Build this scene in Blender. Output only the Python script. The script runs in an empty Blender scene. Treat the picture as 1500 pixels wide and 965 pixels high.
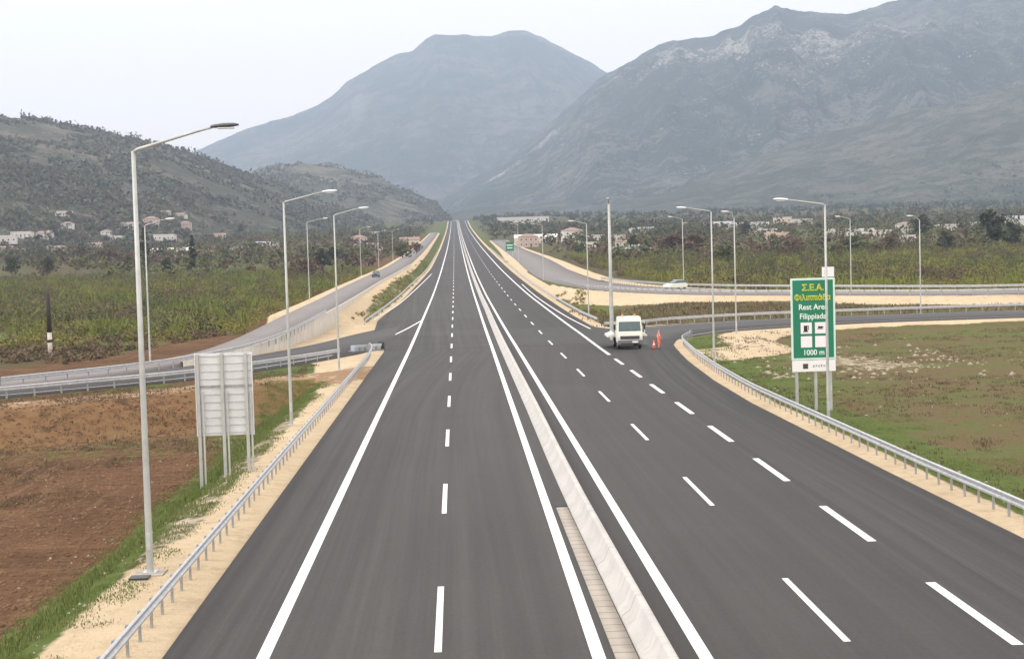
import bpy, bmesh, math, random
import numpy as np
from mathutils import Vector, Matrix

random.seed(7)
rng = np.random.default_rng(7)
scene = bpy.context.scene
C = scene.collection

# ------------------------------------------------------------------ camera
CAM_H = 9.0
F = 2200.0                                   # focal length in pixels of the 1500 px wide photograph
YAW, PITCH, ROLL = 0.036229, 0.051672, -0.028
cam_d = bpy.data.cameras.new('camera')
cam_d.sensor_width = 36.0
cam_d.lens = 36.0 * F / 1500.0
cam_d.clip_start = 0.5
cam_d.clip_end = 30000
cam = bpy.data.objects.new('camera', cam_d)
C.objects.link(cam)
RM = Matrix.Rotation(-YAW, 3, 'Z') @ Matrix.Rotation(math.pi/2 - PITCH, 3, 'X') @ Matrix.Rotation(ROLL, 3, 'Z')
cam.matrix_world = Matrix.Translation((0, 0, CAM_H)) @ RM.to_4x4()
scene.camera = cam

# ------------------------------------------------------------------ sky, sun, exposure
SUN_EL, SUN_AZ = 40.0, 262.0                 # degrees; azimuth clockwise from +Y (veiled sun to the left)
world = bpy.data.worlds.new('World')
scene.world = world
world.use_nodes = True
wn, wl = world.node_tree.nodes, world.node_tree.links
wn.clear()
sky = wn.new('ShaderNodeTexSky')
sky.sky_type = 'NISHITA'
sky.sun_disc = False
sky.sun_elevation = math.radians(SUN_EL)
sky.sun_rotation = math.radians(SUN_AZ)
sky.air_density = 1.0
sky.dust_density = 4.0
sky.ozone_density = 1.0
hsv = wn.new('ShaderNodeHueSaturation')
hsv.inputs['Saturation'].default_value = 0.16
hsv.inputs['Value'].default_value = 2.0
bg = wn.new('ShaderNodeBackground')
bg.inputs['Strength'].default_value = 0.15
wo = wn.new('ShaderNodeOutputWorld')
wl.new(sky.outputs[0], hsv.inputs['Color'])
cloud = wn.new('ShaderNodeMix'); cloud.data_type = 'RGBA'          # thin bright overcast veil over the clear sky
cloud.inputs[0].default_value = 0.75
cloud.inputs[7].default_value = (22.8, 20.4, 18.7, 1)
wl.new(hsv.outputs[0], cloud.inputs[6])
wl.new(cloud.outputs[2], bg.inputs['Color'])
wl.new(bg.outputs[0], wo.inputs['Surface'])

sun_d = bpy.data.lights.new('sun', 'SUN')
sun_d.energy = 1.5
sun_d.angle = math.radians(14)
sun_d.color = (1.0, 0.95, 0.88)
sun = bpy.data.objects.new('sun', sun_d)
C.objects.link(sun)
az, el = math.radians(SUN_AZ), math.radians(SUN_EL)
to_sun = Vector((math.sin(az)*math.cos(el), math.cos(az)*math.cos(el), math.sin(el)))
sun.rotation_euler = to_sun.to_track_quat('Z', 'Y').to_euler()
sun.location = (0, 0, 200)

scene.view_settings.view_transform = 'Standard'
scene.view_settings.look = 'None'
scene.view_settings.exposure = -0.22
scene.view_settings.gamma = 1.0
scene.view_settings.use_curve_mapping = False
scene.cycles.max_bounces = 6
scene.cycles.diffuse_bounces = 2
scene.cycles.glossy_bounces = 2
scene.cycles.volume_bounces = 0

# ------------------------------------------------------------------ numeric helpers
def pchip(x, y, q):
    h = np.diff(x); d = np.diff(y)/h; m = np.zeros_like(y)
    for i in range(1, len(x)-1):
        if d[i-1]*d[i] > 0:
            w1 = 2*h[i]+h[i-1]; w2 = h[i]+2*h[i-1]; m[i] = (w1+w2)/(w1/d[i-1]+w2/d[i])
    m[0] = d[0]; m[-1] = d[-1]
    q = np.asarray(q, float); k = np.clip(np.searchsorted(x, q)-1, 0, len(x)-2); t = (q-x[k])/h[k]
    return (2*t**3-3*t**2+1)*y[k]+(t**3-2*t**2+t)*h[k]*m[k]+(-2*t**3+3*t**2)*y[k+1]+(t**3-t**2)*h[k]*m[k+1]

PY = np.array([-1500., 130, 250, 370, 564, 953, 1500, 2050, 3000, 14000])
PZ = np.array([0., 0, .75, 2.5, 6.7, 16.8, 33.5, 53, 60, 60.5])
def prof(Y):                                  # level of the valley along the motorway
    return pchip(PY, PZ, Y)

def sm(a, b, x):
    t = np.clip((np.asarray(x, float)-a)/(np.asarray(b, float)-a), 0, 1)
    return t*t*(3-2*t)

def hash2(ix, iy, s):
    n = (ix.astype(np.int64)*374761393 + iy.astype(np.int64)*668265263 + s*1274126177) & 0x7fffffff
    n = ((n ^ (n >> 13))*1274126177) & 0x7fffffff
    n = n ^ (n >> 16)
    return (n & 0xffff)/65535.0
def vnoise(x, y, s=0):
    x = np.asarray(x, float); y = np.asarray(y, float)
    ix = np.floor(x); iy = np.floor(y); fx = x-ix; fy = y-iy
    fx = fx*fx*(3-2*fx); fy = fy*fy*(3-2*fy)
    a = hash2(ix, iy, s); b = hash2(ix+1, iy, s); c = hash2(ix, iy+1, s); d = hash2(ix+1, iy+1, s)
    return (a*(1-fx)+b*fx)*(1-fy)+(c*(1-fx)+d*fx)*fy
def fbm(x, y, o=5, s=0, lac=2.03, g=.5):
    r = 0; a = 1; t = 0
    for i in range(o):
        r = r + a*vnoise(x, y, s+i*17); t += a; a *= g; x = np.asarray(x)*lac+3.7; y = np.asarray(y)*lac-1.3
    return r/t
def ridged(x, y, o=5, s=0):
    r = 0; a = 1; t = 0
    for i in range(o):
        n = 1-np.abs(2*vnoise(x, y, s+i*29)-1); r = r+a*n*n; t += a; a *= .5
        x = np.asarray(x)*2.1+5.1; y = np.asarray(y)*2.1+1.7
    return r/t

def ray(x, y):
    return np.array(RM @ Vector(((x-750)/F, (482.5-y)/F, -1)))

# ------------------------------------------------------------------ object helpers
def tag(o, label=None, cat=None, group=None, kind=None):
    if label: o['label'] = label
    if cat: o['category'] = cat
    if group: o['group'] = group
    if kind: o['kind'] = kind
    return o
def thing(name, label, cat, loc=(0, 0, 0), rz=0, group=None):
    o = bpy.data.objects.new(name, None); C.objects.link(o)
    o.location = loc; o.rotation_euler = (0, 0, rz)
    o.empty_display_size = .3
    return tag(o, label, cat, group)
def mesh_obj(name, verts, faces, mats, parent=None, smooth=False, midx=None):
    me = bpy.data.meshes.new(name)
    verts = np.asarray(verts, np.float32)
    if isinstance(faces, np.ndarray):
        nf, k = faces.shape
        me.vertices.add(len(verts)); me.vertices.foreach_set('co', verts.ravel())
        me.loops.add(nf*k); me.loops.foreach_set('vertex_index', faces.astype(np.int32).ravel())
        me.polygons.add(nf)
        me.polygons.foreach_set('loop_start', np.arange(0, nf*k, k, dtype=np.int32))
        me.update(calc_edges=True)
    else:
        me.from_pydata([tuple(map(float, v)) for v in verts], [], faces)
        me.update()
    for m in (mats if isinstance(mats, (list, tuple)) else [mats]): me.materials.append(m)
    if midx is not None: me.polygons.foreach_set('material_index', np.asarray(midx, np.int32))
    if smooth: me.polygons.foreach_set('use_smooth', np.ones(len(me.polygons), bool))
    me.validate()
    o = bpy.data.objects.new(name, me); C.objects.link(o)
    if parent: o.parent = parent
    return o
class MB:
    """collects boxes, tubes and prisms into one mesh"""
    def __init__(s): s.v = []; s.f = []; s.m = []
    def add(s, vs, fs, m=0):
        k = len(s.v); s.v += [tuple(v) for v in vs]; s.f += [[i+k for i in f] for f in fs]; s.m += [m]*len(fs); return s
    def box(s, c, d, rz=0, m=0, taper=(1, 1)):
        x, y, z = d[0]/2, d[1]/2, d[2]/2; vs = []
        for sz in (-1, 1):
            tx, ty = taper if sz > 0 else (1, 1)
            for sx, sy in ((-1, -1), (1, -1), (1, 1), (-1, 1)):
                px, py = sx*x*tx, sy*y*ty
                vs.append((c[0]+px*math.cos(rz)-py*math.sin(rz), c[1]+px*math.sin(rz)+py*math.cos(rz), c[2]+sz*z))
        return s.add(vs, [[3, 2, 1, 0], [4, 5, 6, 7], [0, 1, 5, 4], [1, 2, 6, 5], [2, 3, 7, 6], [3, 0, 4, 7]], m)
    def tube(s, pts, rad, n=8, m=0, cap=True):
        pts = [Vector(p) for p in pts]
        if not isinstance(rad, (list, tuple)): rad = [rad]*len(pts)
        vs = []; fs = []
        for i, p in enumerate(pts):
            t = (pts[min(i+1, len(pts)-1)]-pts[max(i-1, 0)]).normalized()
            u = t.orthogonal().normalized() if abs(t.z) > .9 else t.cross(Vector((0, 0, 1))).normalized()
            w = t.cross(u).normalized()
            if abs(t.z) > .9: u = Vector((1, 0, 0)); w = t.cross(u).normalized(); u = w.cross(t)
            for k in range(n):
                a = 2*math.pi*k/n; vs.append(p+(u*math.cos(a)+w*math.sin(a))*rad[i])
        for i in range(len(pts)-1):
            for k in range(n):
                a, b = i*n+k, i*n+(k+1) % n; fs.append([a, b, b+n, a+n])
        if cap: fs.append(list(range(n))[::-1]); fs.append([len(vs)-n+k for k in range(n)])
        return s.add(vs, fs, m)
    def prism(s, outline, axis_pts, m=0):
        """closed outline [(a,b)] in the XZ plane swept from y0 to y1"""
        y0, y1 = axis_pts; n = len(outline)
        vs = [(a, y0, b) for a, b in outline]+[(a, y1, b) for a, b in outline]
        fs = [[k, (k+1) % n, (k+1) % n+n, k+n] for k in range(n)]+[list(range(n))[::-1], list(range(n, 2*n))]
        return s.add(vs, fs, m)
    def build(s, name, mats, parent=None, smooth=False, bevel=0):
        o = mesh_obj(name, s.v, s.f, mats, parent, smooth, s.m)
        bm = bmesh.new(); bm.from_mesh(o.data); bmesh.ops.recalc_face_normals(bm, faces=bm.faces)
        if bevel: bmesh.ops.bevel(bm, geom=list(bm.edges), offset=bevel, segments=2, affect='EDGES', clamp_overlap=True)
        bm.to_mesh(o.data); bm.free()
        return o
def children(o): return [c for c in bpy.data.objects if c.parent == o]
def copy_tree(o, parent=None):
    c = o.copy(); C.objects.link(c); c.parent = parent
    for ch in KIDS.get(o.name) or KIDS.setdefault(o.name, children(o)): copy_tree(ch, c)
    return c
KIDS = {}

# ------------------------------------------------------------------ materials
def new_mat(name):
    m = bpy.data.materials.new(name); m.use_nodes = True
    nt = m.node_tree; b = nt.nodes['Principled BSDF']
    return m, nt, b
class N:
    """tiny node wiring helper"""
    def __init__(s, nt): s.nt = nt
    def n(s, t, **kw):
        o = s.nt.nodes.new(t)
        for k, v in kw.items(): setattr(o, k, v)
        return o
    def link(s, a, b): s.nt.links.new(a, b)
    def coord(s, scale=(1, 1, 1)):
        tc = s.n('ShaderNodeTexCoord'); mp = s.n('ShaderNodeMapping'); mp.inputs['Scale'].default_value = scale
        s.link(tc.outputs['Object'], mp.inputs['Vector']); return mp.outputs[0]
    def noise(s, vec, scale, detail=4, rough=.55, dist=0):
        o = s.n('ShaderNodeTexNoise'); o.inputs['Scale'].default_value = scale; o.inputs['Detail'].default_value = detail
        o.inputs['Roughness'].default_value = rough; o.inputs['Distortion'].default_value = dist
        s.link(vec, o.inputs['Vector']); return o.outputs['Fac']
    def ramp(s, fac, stops):
        o = s.n('ShaderNodeValToRGB'); e = o.color_ramp.elements
        while len(e) < len(stops): e.new(.5)
        for i, (p, c) in enumerate(stops):
            e[i].position = p; e[i].color = (c, c, c, 1) if isinstance(c, (int, float)) else (*c, 1)
        s.link(fac, o.inputs[0]); return o.outputs[0]
    def mix(s, fac, a, b, mode='MIX'):
        o = s.n('ShaderNodeMix', data_type='RGBA', blend_type=mode)
        for sock, v in ((o.inputs['Factor'], fac), (o.inputs['A'], a), (o.inputs['B'], b)):
            pass
        ins = [i for i in o.inputs if i.enabled]
        for sock, v in zip(ins, (fac, a, b)):
            if isinstance(v, (int, float)): sock.default_value = v
            elif isinstance(v, (tuple, list)): sock.default_value = (*v, 1)
            else: s.link(v, sock)
        return [q for q in o.outputs if q.enabled][0]
    def math(s, op, a, b=0, c=0):
        o = s.n('ShaderNodeMath', operation=op)
        for sock, v in zip(o.inputs, (a, b, c)):
            if isinstance(v, (int, float)): sock.default_value = v
            else: s.link(v, sock)
        return o.outputs[0]
    def bump(s, h, bsdf, strength=.3, dist=.05):
        o = s.n('ShaderNodeBump'); o.inputs['Strength'].default_value = strength; o.inputs['Distance'].default_value = dist
        s.link(h, o.inputs['Height']); s.link(o.outputs[0], bsdf.inputs['Normal'])

def plain(name, col, rough=.6, metal=0, var=.12, scale=3.0, spec=.5):
    m, nt, b = new_mat(name); k = N(nt); v = k.coord()
    f = k.noise(v, scale, 5, .6)
    lo = tuple(c*(1-var) for c in col); hi = tuple(min(1, c*(1+var)) for c in col)
    k.link(k.ramp(f, [(.3, lo), (.7, hi)]), b.inputs['Base Color'])
    b.inputs['Roughness'].default_value = rough; b.inputs['Metallic'].default_value = metal
    b.inputs['Specular IOR Level'].default_value = spec
    return m

def asphalt(name, col, streak=.25, along=True):
    m, nt, b = new_mat(name); k = N(nt)
    base = k.coord()
    grain = k.noise(base, 40, 3, .7)
    blotch = k.noise(base, .12, 5, .6, .6)
    mid = k.noise(base, .9, 4, .6)
    if along:
        la = k.n('ShaderNodeAttribute', attribute_name='lateral'); lv = k.n('ShaderNodeVectorMath', operation='MULTIPLY')
        k.link(la.outputs['Vector'], lv.inputs[0]); lv.inputs[1].default_value = (1.9, .014, 1)
        st = k.noise(lv.outputs[0], 1.0, 6, .66, .25)
        sl = k.n('ShaderNodeSeparateXYZ'); k.link(la.outputs['Vector'], sl.inputs[0])
        lane = k.ramp(k.math('DIVIDE', sl.outputs['X'], 24.0), [(.0, .5), (.02, 1.), (.17, .9), (.22, .42), (.55, .34), (.93, .9), (1., .9)])
    else:
        st = k.noise(base, 1.0, 5, .62); lane = 1.0
    c0 = k.mix(k.ramp(blotch, [(.3, 0.), (.72, 1.)]), tuple(c*.86 for c in col), tuple(c*1.13 for c in col))
    c1 = k.mix(k.math('MULTIPLY', k.ramp(st, [(.48, 0.), (.66, 1.)]), k.math('MULTIPLY', lane, streak)), c0, tuple(c*1.75 for c in col))
    c1 = k.mix(k.math('MULTIPLY', k.ramp(st, [(.34, 1.), (.48, 0.)]), k.math('MULTIPLY', lane, streak)), c1, tuple(c*.5 for c in col))
    spot = k.noise(base, .55, 2, .5)
    c1 = k.mix(k.math('MULTIPLY', k.ramp(spot, [(.74, 0.), (.78, 1.)]), .25), c1, tuple(c*.6 for c in col))
    c2 = k.mix(k.math('MULTIPLY', k.ramp(mid, [(.5, 0.), (.8, 1.)]), .22), c1, tuple(c*.72 for c in col))
    agg = k.noise(base, 7.0, 6, .8)
    c2 = k.mix(k.math('MULTIPLY', k.ramp(agg, [(.50, 0.), (.66, 1.)]), .45), c2, tuple(c*1.6 for c in col))
    c2 = k.mix(k.math('MULTIPLY', k.ramp(agg, [(.34, 1.), (.48, 0.)]), .45), c2, tuple(c*.55 for c in col))
    c3 = k.mix(.22, c2, k.ramp(grain, [(.3, tuple(c*.55 for c in col)), (.7, tuple(c*1.5 for c in col))]))
    k.link(c3, b.inputs['Base Color'])
    b.inputs['Roughness'].default_value = .82
    b.inputs['Specular IOR Level'].default_value = .35
    k.bump(grain, b, .25, .01)
    return m

M = {}
M['asphalt'] = asphalt('new asphalt', (.0405, .039, .038), .95)
M['asphalt_slip'] = asphalt('slip road asphalt', (.054, .053, .054), .1, False)
M['asphalt_old'] = asphalt('old service road asphalt', (.17, .16, .155), .1, False)
def paint_mat():
    m, nt, b = new_mat('white road paint'); k = N(nt); v = k.coord()
    f = k.noise(v, 6, 6, .7); g = k.noise(v, 60, 2, .7)
    w = k.ramp(f, [(.3, (.55, .55, .53)), (.55, (.72, .72, .71))])
    k.link(k.mix(k.math('MULTIPLY', k.ramp(g, [(.56, 0.), (.70, 1.)]), .5), w, (.2, .2, .19)), b.inputs['Base Color'])
    b.inputs['Roughness'].default_value = .6
    return m
M['paint'] = paint_mat()
M['galv'] = plain('galvanised steel', (.50, .52, .54), .42, .55, .16, 4)
M['galv_light'] = plain('pale galvanised lamp post', (.40, .42, .405), .5, .3, .14, 2)
M['post'] = plain('galvanised post', (.30, .31, .32), .55, .4, .2, 6)
M['rust_post'] = plain('weathered steel post', (.25, .24, .24), .6, .3, .25, 6)
M['lamp_head'] = plain('pale lamp head shell', (.72, .74, .76), .35, 0, .05)
M['lamp_silhouette'] = plain('lamp head with silhouette shade painted in', (.07, .075, .08), .45, 0, .1)  # backlit shade of the head against the bright sky, put into its colour
M['glass_lens'] = plain('lamp lens', (.6, .62, .62), .15, 0, .03)
M['black'] = plain('black rubber', (.018, .018, .02), .7, 0, .2)
M['dark'] = plain('dark plastic', (.04, .042, .045), .5, 0, .15)
M['white_paint'] = plain('white vehicle paint', (.70, .73, .65), .3, 0, .04, 2)
M['white_panel'] = plain('white sign sheet', (.74, .74, .76), .4, 0, .04)
M['green_sign'] = plain('green sign sheet', (.002, .165, .09), .38, 0, .07, 1)
M['yellow_letter'] = plain('yellow letters', (.60, .62, .05), .4, 0, .03)
M['white_letter'] = plain('white letters', (.72, .80, .76), .4, 0, .03)
M['pale_edge'] = plain('pale sign border', (.55, .72, .66), .4, 0, .05)
M['glass'] = plain('vehicle glass', (.06, .10, .105), .06, 0, .1)
M['window'] = plain('window glass', (.05, .06, .07), .15, 0, .2)
M['skin'] = plain('skin', (.45, .27, .19), .55, 0, .08)
M['hair'] = plain('dark hair', (.02, .016, .013), .7, 0, .2)
M['orange_cloth'] = plain('orange work clothes', (.85, .16, .09), .8, 0, .12, 9)
M['boot'] = plain('boots', (.03, .026, .022), .7, 0, .2)
M['reflect'] = plain('silver reflective band', (.7, .7, .66), .4, 0, .05)
M['red_lamp'] = plain('amber lens', (.8, .25, .03), .25, 0, .05)
M['wood'] = plain('dark creosoted wood', (.03, .026, .022), .85, 0, .35, 5)
M['whitewash'] = plain('whitewashed wood', (.50, .47, .40), .8, 0, .2, 6)
M['bark'] = plain('bark', (.11, .085, .06), .9, 0, .35, 8)
M['wall_white'] = plain('white render', (.60, .58, .54), .8, 0, .08, .6)
M['wall_cream'] = plain('cream render', (.62, .54, .42), .8, 0, .08, .6)
M['wall_pink'] = plain('pinkish render', (.46, .36, .31), .8, 0, .1, .6)
M['wall_grey'] = plain('grey block wall', (.36, .35, .34), .85, 0, .12, .6)
M['roof_tile'] = plain('terracotta roof', (.26, .185, .15), .8, 0, .25, 1.0)
M['roof_grey'] = plain('grey roof', (.32, .32, .33), .7, 0, .15, 1)
M['roof_pale'] = plain('pale flat roof', (.60, .58, .55), .8, 0, .1, 1)
M['shutter'] = plain('brown door', (.10, .06, .04), .7, 0, .2)
M['car_dark'] = plain('dark car paint', (.025, .03, .035), .25, 0, .1)
M['stone'] = plain('pale limestone', (.31, .26, .20), .9, 0, .2, 5)
M['fence_mesh'] = plain('pale fence board', (.50, .50, .48), .6, .1, .1)

def concrete_mat(name, col, joint=2.4):
    m, nt, b = new_mat(name); k = N(nt); v = k.coord()
    f = k.noise(v, .5, 6, .65); g = k.noise(v, 9, 4, .7)
    drip = k.noise(k.coord((1, 2.2, .25)), 2.0, 4, .6)
    c = k.mix(k.ramp(f, [(.3, 0.), (.7, 1.)]), tuple(q*.82 for q in col), tuple(q*1.08 for q in col))
    c = k.mix(k.math('MULTIPLY', k.ramp(drip, [(.52, 0.), (.72, 1.)]), .4), c, tuple(q*.55 for q in col))
    c = k.mix(k.math('MULTIPLY', k.ramp(g, [(.55, 0.), (.75, 1.)]), .25), c, tuple(q*.6 for q in col))
    if joint:
        sp = k.n('ShaderNodeSeparateXYZ'); k.link(v, sp.inputs[0])
        fr = k.math('FRACT', k.math('DIVIDE', sp.outputs['Y'], joint))
        c = k.mix(k.math('LESS_THAN', fr, .02/joint*2), c, tuple(q*.3 for q in col))
    k.link(c, b.inputs['Base Color']); b.inputs['Roughness'].default_value = .85
    k.bump(g, b, .2, .01)
    return m
M['concrete'] = concrete_mat('barrier concrete', (.45, .44, .42), 6.0)
M['gutter'] = concrete_mat('gutter concrete', (.34, .31, .265), .62)
M['wall_concrete'] = concrete_mat('retaining wall concrete', (.46, .43, .37), 2.0)

def leaf_mat(name, a, b_, c_, tr=.25):
    m, nt, b = new_mat(name); k = N(nt)
    oi = k.n('ShaderNodeObjectInfo'); v = k.coord()
    f = k.math('ADD', k.math('MULTIPLY', k.noise(v, .05, 3, .6), .55), k.math('MULTIPLY', k.noise(v, .3, 3, .6), .45)); g = k.noise(v, 2.4, 2, .6)
    mixv = k.math('MULTIPLY_ADD', oi.outputs['Random'], .35, k.math('MULTIPLY', f, .75))
    col = k.ramp(mixv, [(.22, a), (.48, b_), (.74, c_)])
    col = k.mix(k.math('MULTIPLY', k.ramp(g, [(.35, 0.), (.7, 1.)]), .28), col, tuple(q*.6 for q in a))
    k.link(col, b.inputs['Base Color']); b.inputs['Roughness'].default_value = .75
    b.inputs['Specular IOR Level'].default_value = .2
    return m
M['leaf_dark'] = leaf_mat('dark evergreen leaves', (.028, .038, .022), (.042, .054, .028), (.06, .068, .038))
M['leaf_olive'] = leaf_mat('olive leaves', (.060, .074, .028), (.088, .102, .042), (.12, .122, .056))
M['leaf_brown'] = leaf_mat('leafless brown twigs', (.075, .052, .038), (.105, .07, .05), (.13, .095, .065))
M['reed'] = leaf_mat('reeds', (.080, .118, .016), (.150, .178, .034), (.23, .195, .06))
M['reed_brown'] = leaf_mat('dry scrub', (.075, .058, .036), (.115, .084, .052), (.15, .112, .068))
M['grass'] = leaf_mat('grass blades', (.085, .135, .026), (.115, .165, .04), (.155, .165, .06))
M['weeds'] = leaf_mat('dry weeds', (.085, .06, .035), (.12, .088, .052), (.15, .125, .07))
M['scrub'] = leaf_mat('hill scrub', (.075, .082, .055), (.105, .108, .076), (.135, .13, .098))

def hill_mat(name, scrub, bare, rock, s=1.0, rock_amt=.5, cover=.5):
    m, nt, b = new_mat(name); k = N(nt); v = k.coord()
    big = k.noise(v, .0016*s, 6, .6, .4); mid = k.noise(v, .011*s, 6, .65); fine = k.noise(v, .06*s, 5, .7)
    rk = k.noise(v, .0052*s, 8, .70, .5)
    ra = k.n('ShaderNodeAttribute', attribute_name='crag').outputs['Fac']
    c = k.mix(k.ramp(big, [(.35, 0.), (.65, 1.)]), bare, tuple(q*.72 for q in bare))
    cov = k.math('ADD', k.math('MULTIPLY', mid, .5), k.math('ADD', k.math('MULTIPLY', fine, .45), k.math('MULTIPLY', big, .25)))
    c = k.mix(k.ramp(cov, [(cover-.02, 0.), (cover+.05, 1.)]), c, scrub)
    c = k.mix(k.math('MULTIPLY', k.ramp(k.math('MULTIPLY_ADD', ra, .10, k.math('MULTIPLY_ADD', fine, .55, k.math('MULTIPLY', rk, .45))), [(.58, 0.), (.645, 1.)]), rock_amt), c, rock)
    k.link(c, b.inputs['Base Color']); b.inputs['Roughness'].default_value = .95
    b.inputs['Specular IOR Level'].default_value = .1
    k.bump(k.math('ADD', mid, k.math('MULTIPLY', fine, .5)), b, 1.0, 40/s)
    return m
M['hill'] = hill_mat('scrubby hill', (.075, .082, .055), (.21, .185, .145), (.34, .30, .26), 4.0, .3, .56)
M['mountain'] = hill_mat('rocky mountain', (.052, .066, .056), (.185, .185, .155), (.50, .48, .43), 1.5, .9, .55)
M['foothill'] = hill_mat('scrubby foothill', (.058, .072, .05), (.165, .155, .12), (.26, .24, .21), 2.2, .15, .56)
M['mountain_far'] = hill_mat('far mountain', (.06, .074, .066), (.21, .195, .17), (.38, .33, .31), 1.0, .7, .56)

# ------------------------------------------------------------------ roads in plan (x, y, level above the valley profile)
def resample(pts, n):
    p = np.array(pts, float); d = np.r_[0, np.cumsum(np.linalg.norm(np.diff(p[:, :2], axis=0), axis=1))]
    # smooth curve through the points
    q = np.linspace(0, d[-1], n)
    return np.stack([pchip(d, p[:, i], q) for i in range(p.shape[1])], 1)
def path(pts, step=1.0):
    p = np.array([(*q, 0) if len(q) == 2 else q for q in pts], float)
    L = np.linalg.norm(np.diff(p[:, :2], axis=0), axis=1).sum()
    return resample(p, max(4, int(L/step)))
def zof(p): return prof(p[:, 1])+p[:, 2]

YM = np.array([-120., 20, 141, 146, 158, 166, 200, 243, 325, 470, 730, 2050, 2300, 2600])
XLM = np.array([-6.93, -6.93, -6.93, -7.2, -8.4, -9.4, -10.6, -9.9, -9.2, -7.6, -7.2, -7.2, -12, -30])
XRM = np.array([16.7, 16.7, 17.9, 18.3, 18.0, 16.2, 15.3, 15.4, 15.6, 16, 16, 16, 11, -7])
# right edge of the asphalt before the exit follows the curve of the exit lane
YR2 = np.array([-120., 45, 58, 85, 100, 117, 130, 138, 145, 165, 172, 200, 325, 2050, 2300, 2600])
XR2 = np.array([16.75, 16.75, 16.65, 16.65, 17.1, 18.07, 19.1, 19.9, 20.5, 17.6, 15.6, 15.4, 15.6, 16, 11, -7])
def XL(Y): return np.interp(Y, YM, XLM)
def XR(Y): return np.interp(Y, YR2, XR2)
def bend(Y):                                  # the far end of the motorway swings left
    return -sm(1900, 2700, Y)*60

slip_near = [(-6.95, 146), (-10.3, 136.2), (-13.4, 128), (-20.2, 115), (-26.3, 109), (-31.5, 104), (-46, 93), (-80, 72)]
slip_far = [(-7.0, 190), (-11.5, 172), (-14.6, 156), (-18.9, 141), (-22.9, 130), (-29.5, 118), (-44, 106), (-80, 86)]
serv_near = [(-90, 84, 0), (-52, 99, 0), (-40, 107, 0), (-30, 117.6, 0), (-24, 130, .1), (-20.2, 141, .4), (-17.8, 153, 1), (-16, 180, 1.8), (-15.7, 206, 2), (-15.9, 284, 2), (-14.8, 372, 2), (-13.6, 445, 2), (-13, 700, 2), (-13, 1200, 2)]
serv_far = [(-95, 92, 0), (-56, 108, 0), (-36.5, 119.5, 0), (-31.4, 126, 0), (-27, 135, .1), (-24.4, 144, .4), (-22.4, 156, 1), (-21.2, 185, 1.8), (-21, 215, 2), (-21.6, 282, 2), (-21, 361, 2), (-19.6, 445, 2), (-18.6, 700, 2), (-18.6, 1200, 2)]
ramp_near = [(19.0, 128), (19.9, 137.9), (22.2, 147.8), (27, 155.4), (35.3, 160.5), (47.8, 165), (63.2, 166), (120, 167)]
ramp_far = [(15.0, 150), (15.6, 160), (18.6, 166), (24.6, 172), (35.5, 177), (47, 179), (70, 180.5), (120, 182)]
up_near = [(21.5, 900, .8), (21.2, 700, .8), (20.6, 530, .8), (19.2, 400, .8), (19, 348, .8), (20.4, 300, 1), (23, 260, 1.3), (28, 238, 1.4), (36, 222, 1.4), (50.5, 208, 1.4), (72, 194, 1.4), (130, 190, 1.4)]
up_far = [(30, 900, .8), (30.5, 700, .8), (31.5, 509, .8), (29.6, 369, .8), (29.2, 311, 1), (31, 280, 1.3), (35, 257, 1.4), (42, 240, 1.4), (56, 223, 1.4), (76, 206, 1.4), (130, 203, 1.4)]

def pair(a, b, n):
    A = np.array([(*q, 0) if len(q) == 2 else q for q in a], float); B = np.array([(*q, 0) if len(q) == 2 else q for q in b], float)
    return resample(A, n), resample(B, n)
ROADS = {'slip': (slip_near, slip_far, 140), 'serv': (serv_near, serv_far, 420), 'ramp': (ramp_near, ramp_far, 130), 'upper': (up_near, up_far, 340)}
RD = {}
for kname, (a, b, n) in ROADS.items():
    A, B = pair(a, b, n); RD[kname] = (A, B, (A+B)/2, np.linalg.norm((A-B)[:, :2], axis=1)/2)

def road_dist(kname, X, Y):
    """distance outside the edge of a road and the road's level offset, from the nearest centre-line point"""
    _, _, c, hw = RD[kname]
    X = np.asarray(X, float).ravel(); Y = np.asarray(Y, float).ravel()
    best = np.full(X.shape, 1e9); lev = np.zeros_like(best); side = np.zeros_like(best)
    a, b = c[:-1], c[1:]; d = b-a; L2 = (d[:, 0]**2+d[:, 1]**2)
    x0, x1, y0, y1 = c[:, 0].min()-40, c[:, 0].max()+40, c[:, 1].min()-40, c[:, 1].max()+40
    sel = np.where((X > x0) & (X < x1) & (Y > y0) & (Y < y1))[0]
    for chunk in np.array_split(sel, max(1, len(sel)//4000)):
        if len(chunk) == 0: continue
        px, py = X[chunk, None], Y[chunk, None]
        t = np.clip(((px-a[:, 0])*d[:, 0]+(py-a[:, 1])*d[:, 1])/L2, 0, 1)
        qx, qy = a[:, 0]+t*d[:, 0], a[:, 1]+t*d[:, 1]
        dd = np.hypot(px-qx, py-qy)-(hw[:-1]*(1-t)+hw[1:]*t)
        k = dd.argmin(1); r = np.arange(len(chunk))
        best[chunk] = dd[r, k]; lev[chunk] = (a[k, 2]+t[r, k]*d[k, 2])
        side[chunk] = np.sign(d[k, 0]*(py[:, 0]-qy[r, k])-d[k, 1]*(px[:, 0]-qx[r, k]))
    return best, lev, side

SLX = np.array([-400., -80, -46, -31.5, -26.3, -20.2, -13.4, -10.3, -7]); SLY = np.array([60., 72, 93, 104, 109, 115, 128, 136.2, 146])
RMX = np.array([19., 19.9, 22.2, 27, 35.3, 47.8, 63.2, 120, 400]); RMY = np.array([128., 137.9, 147.8, 155.4, 160.5, 165, 166, 167, 170])

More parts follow.
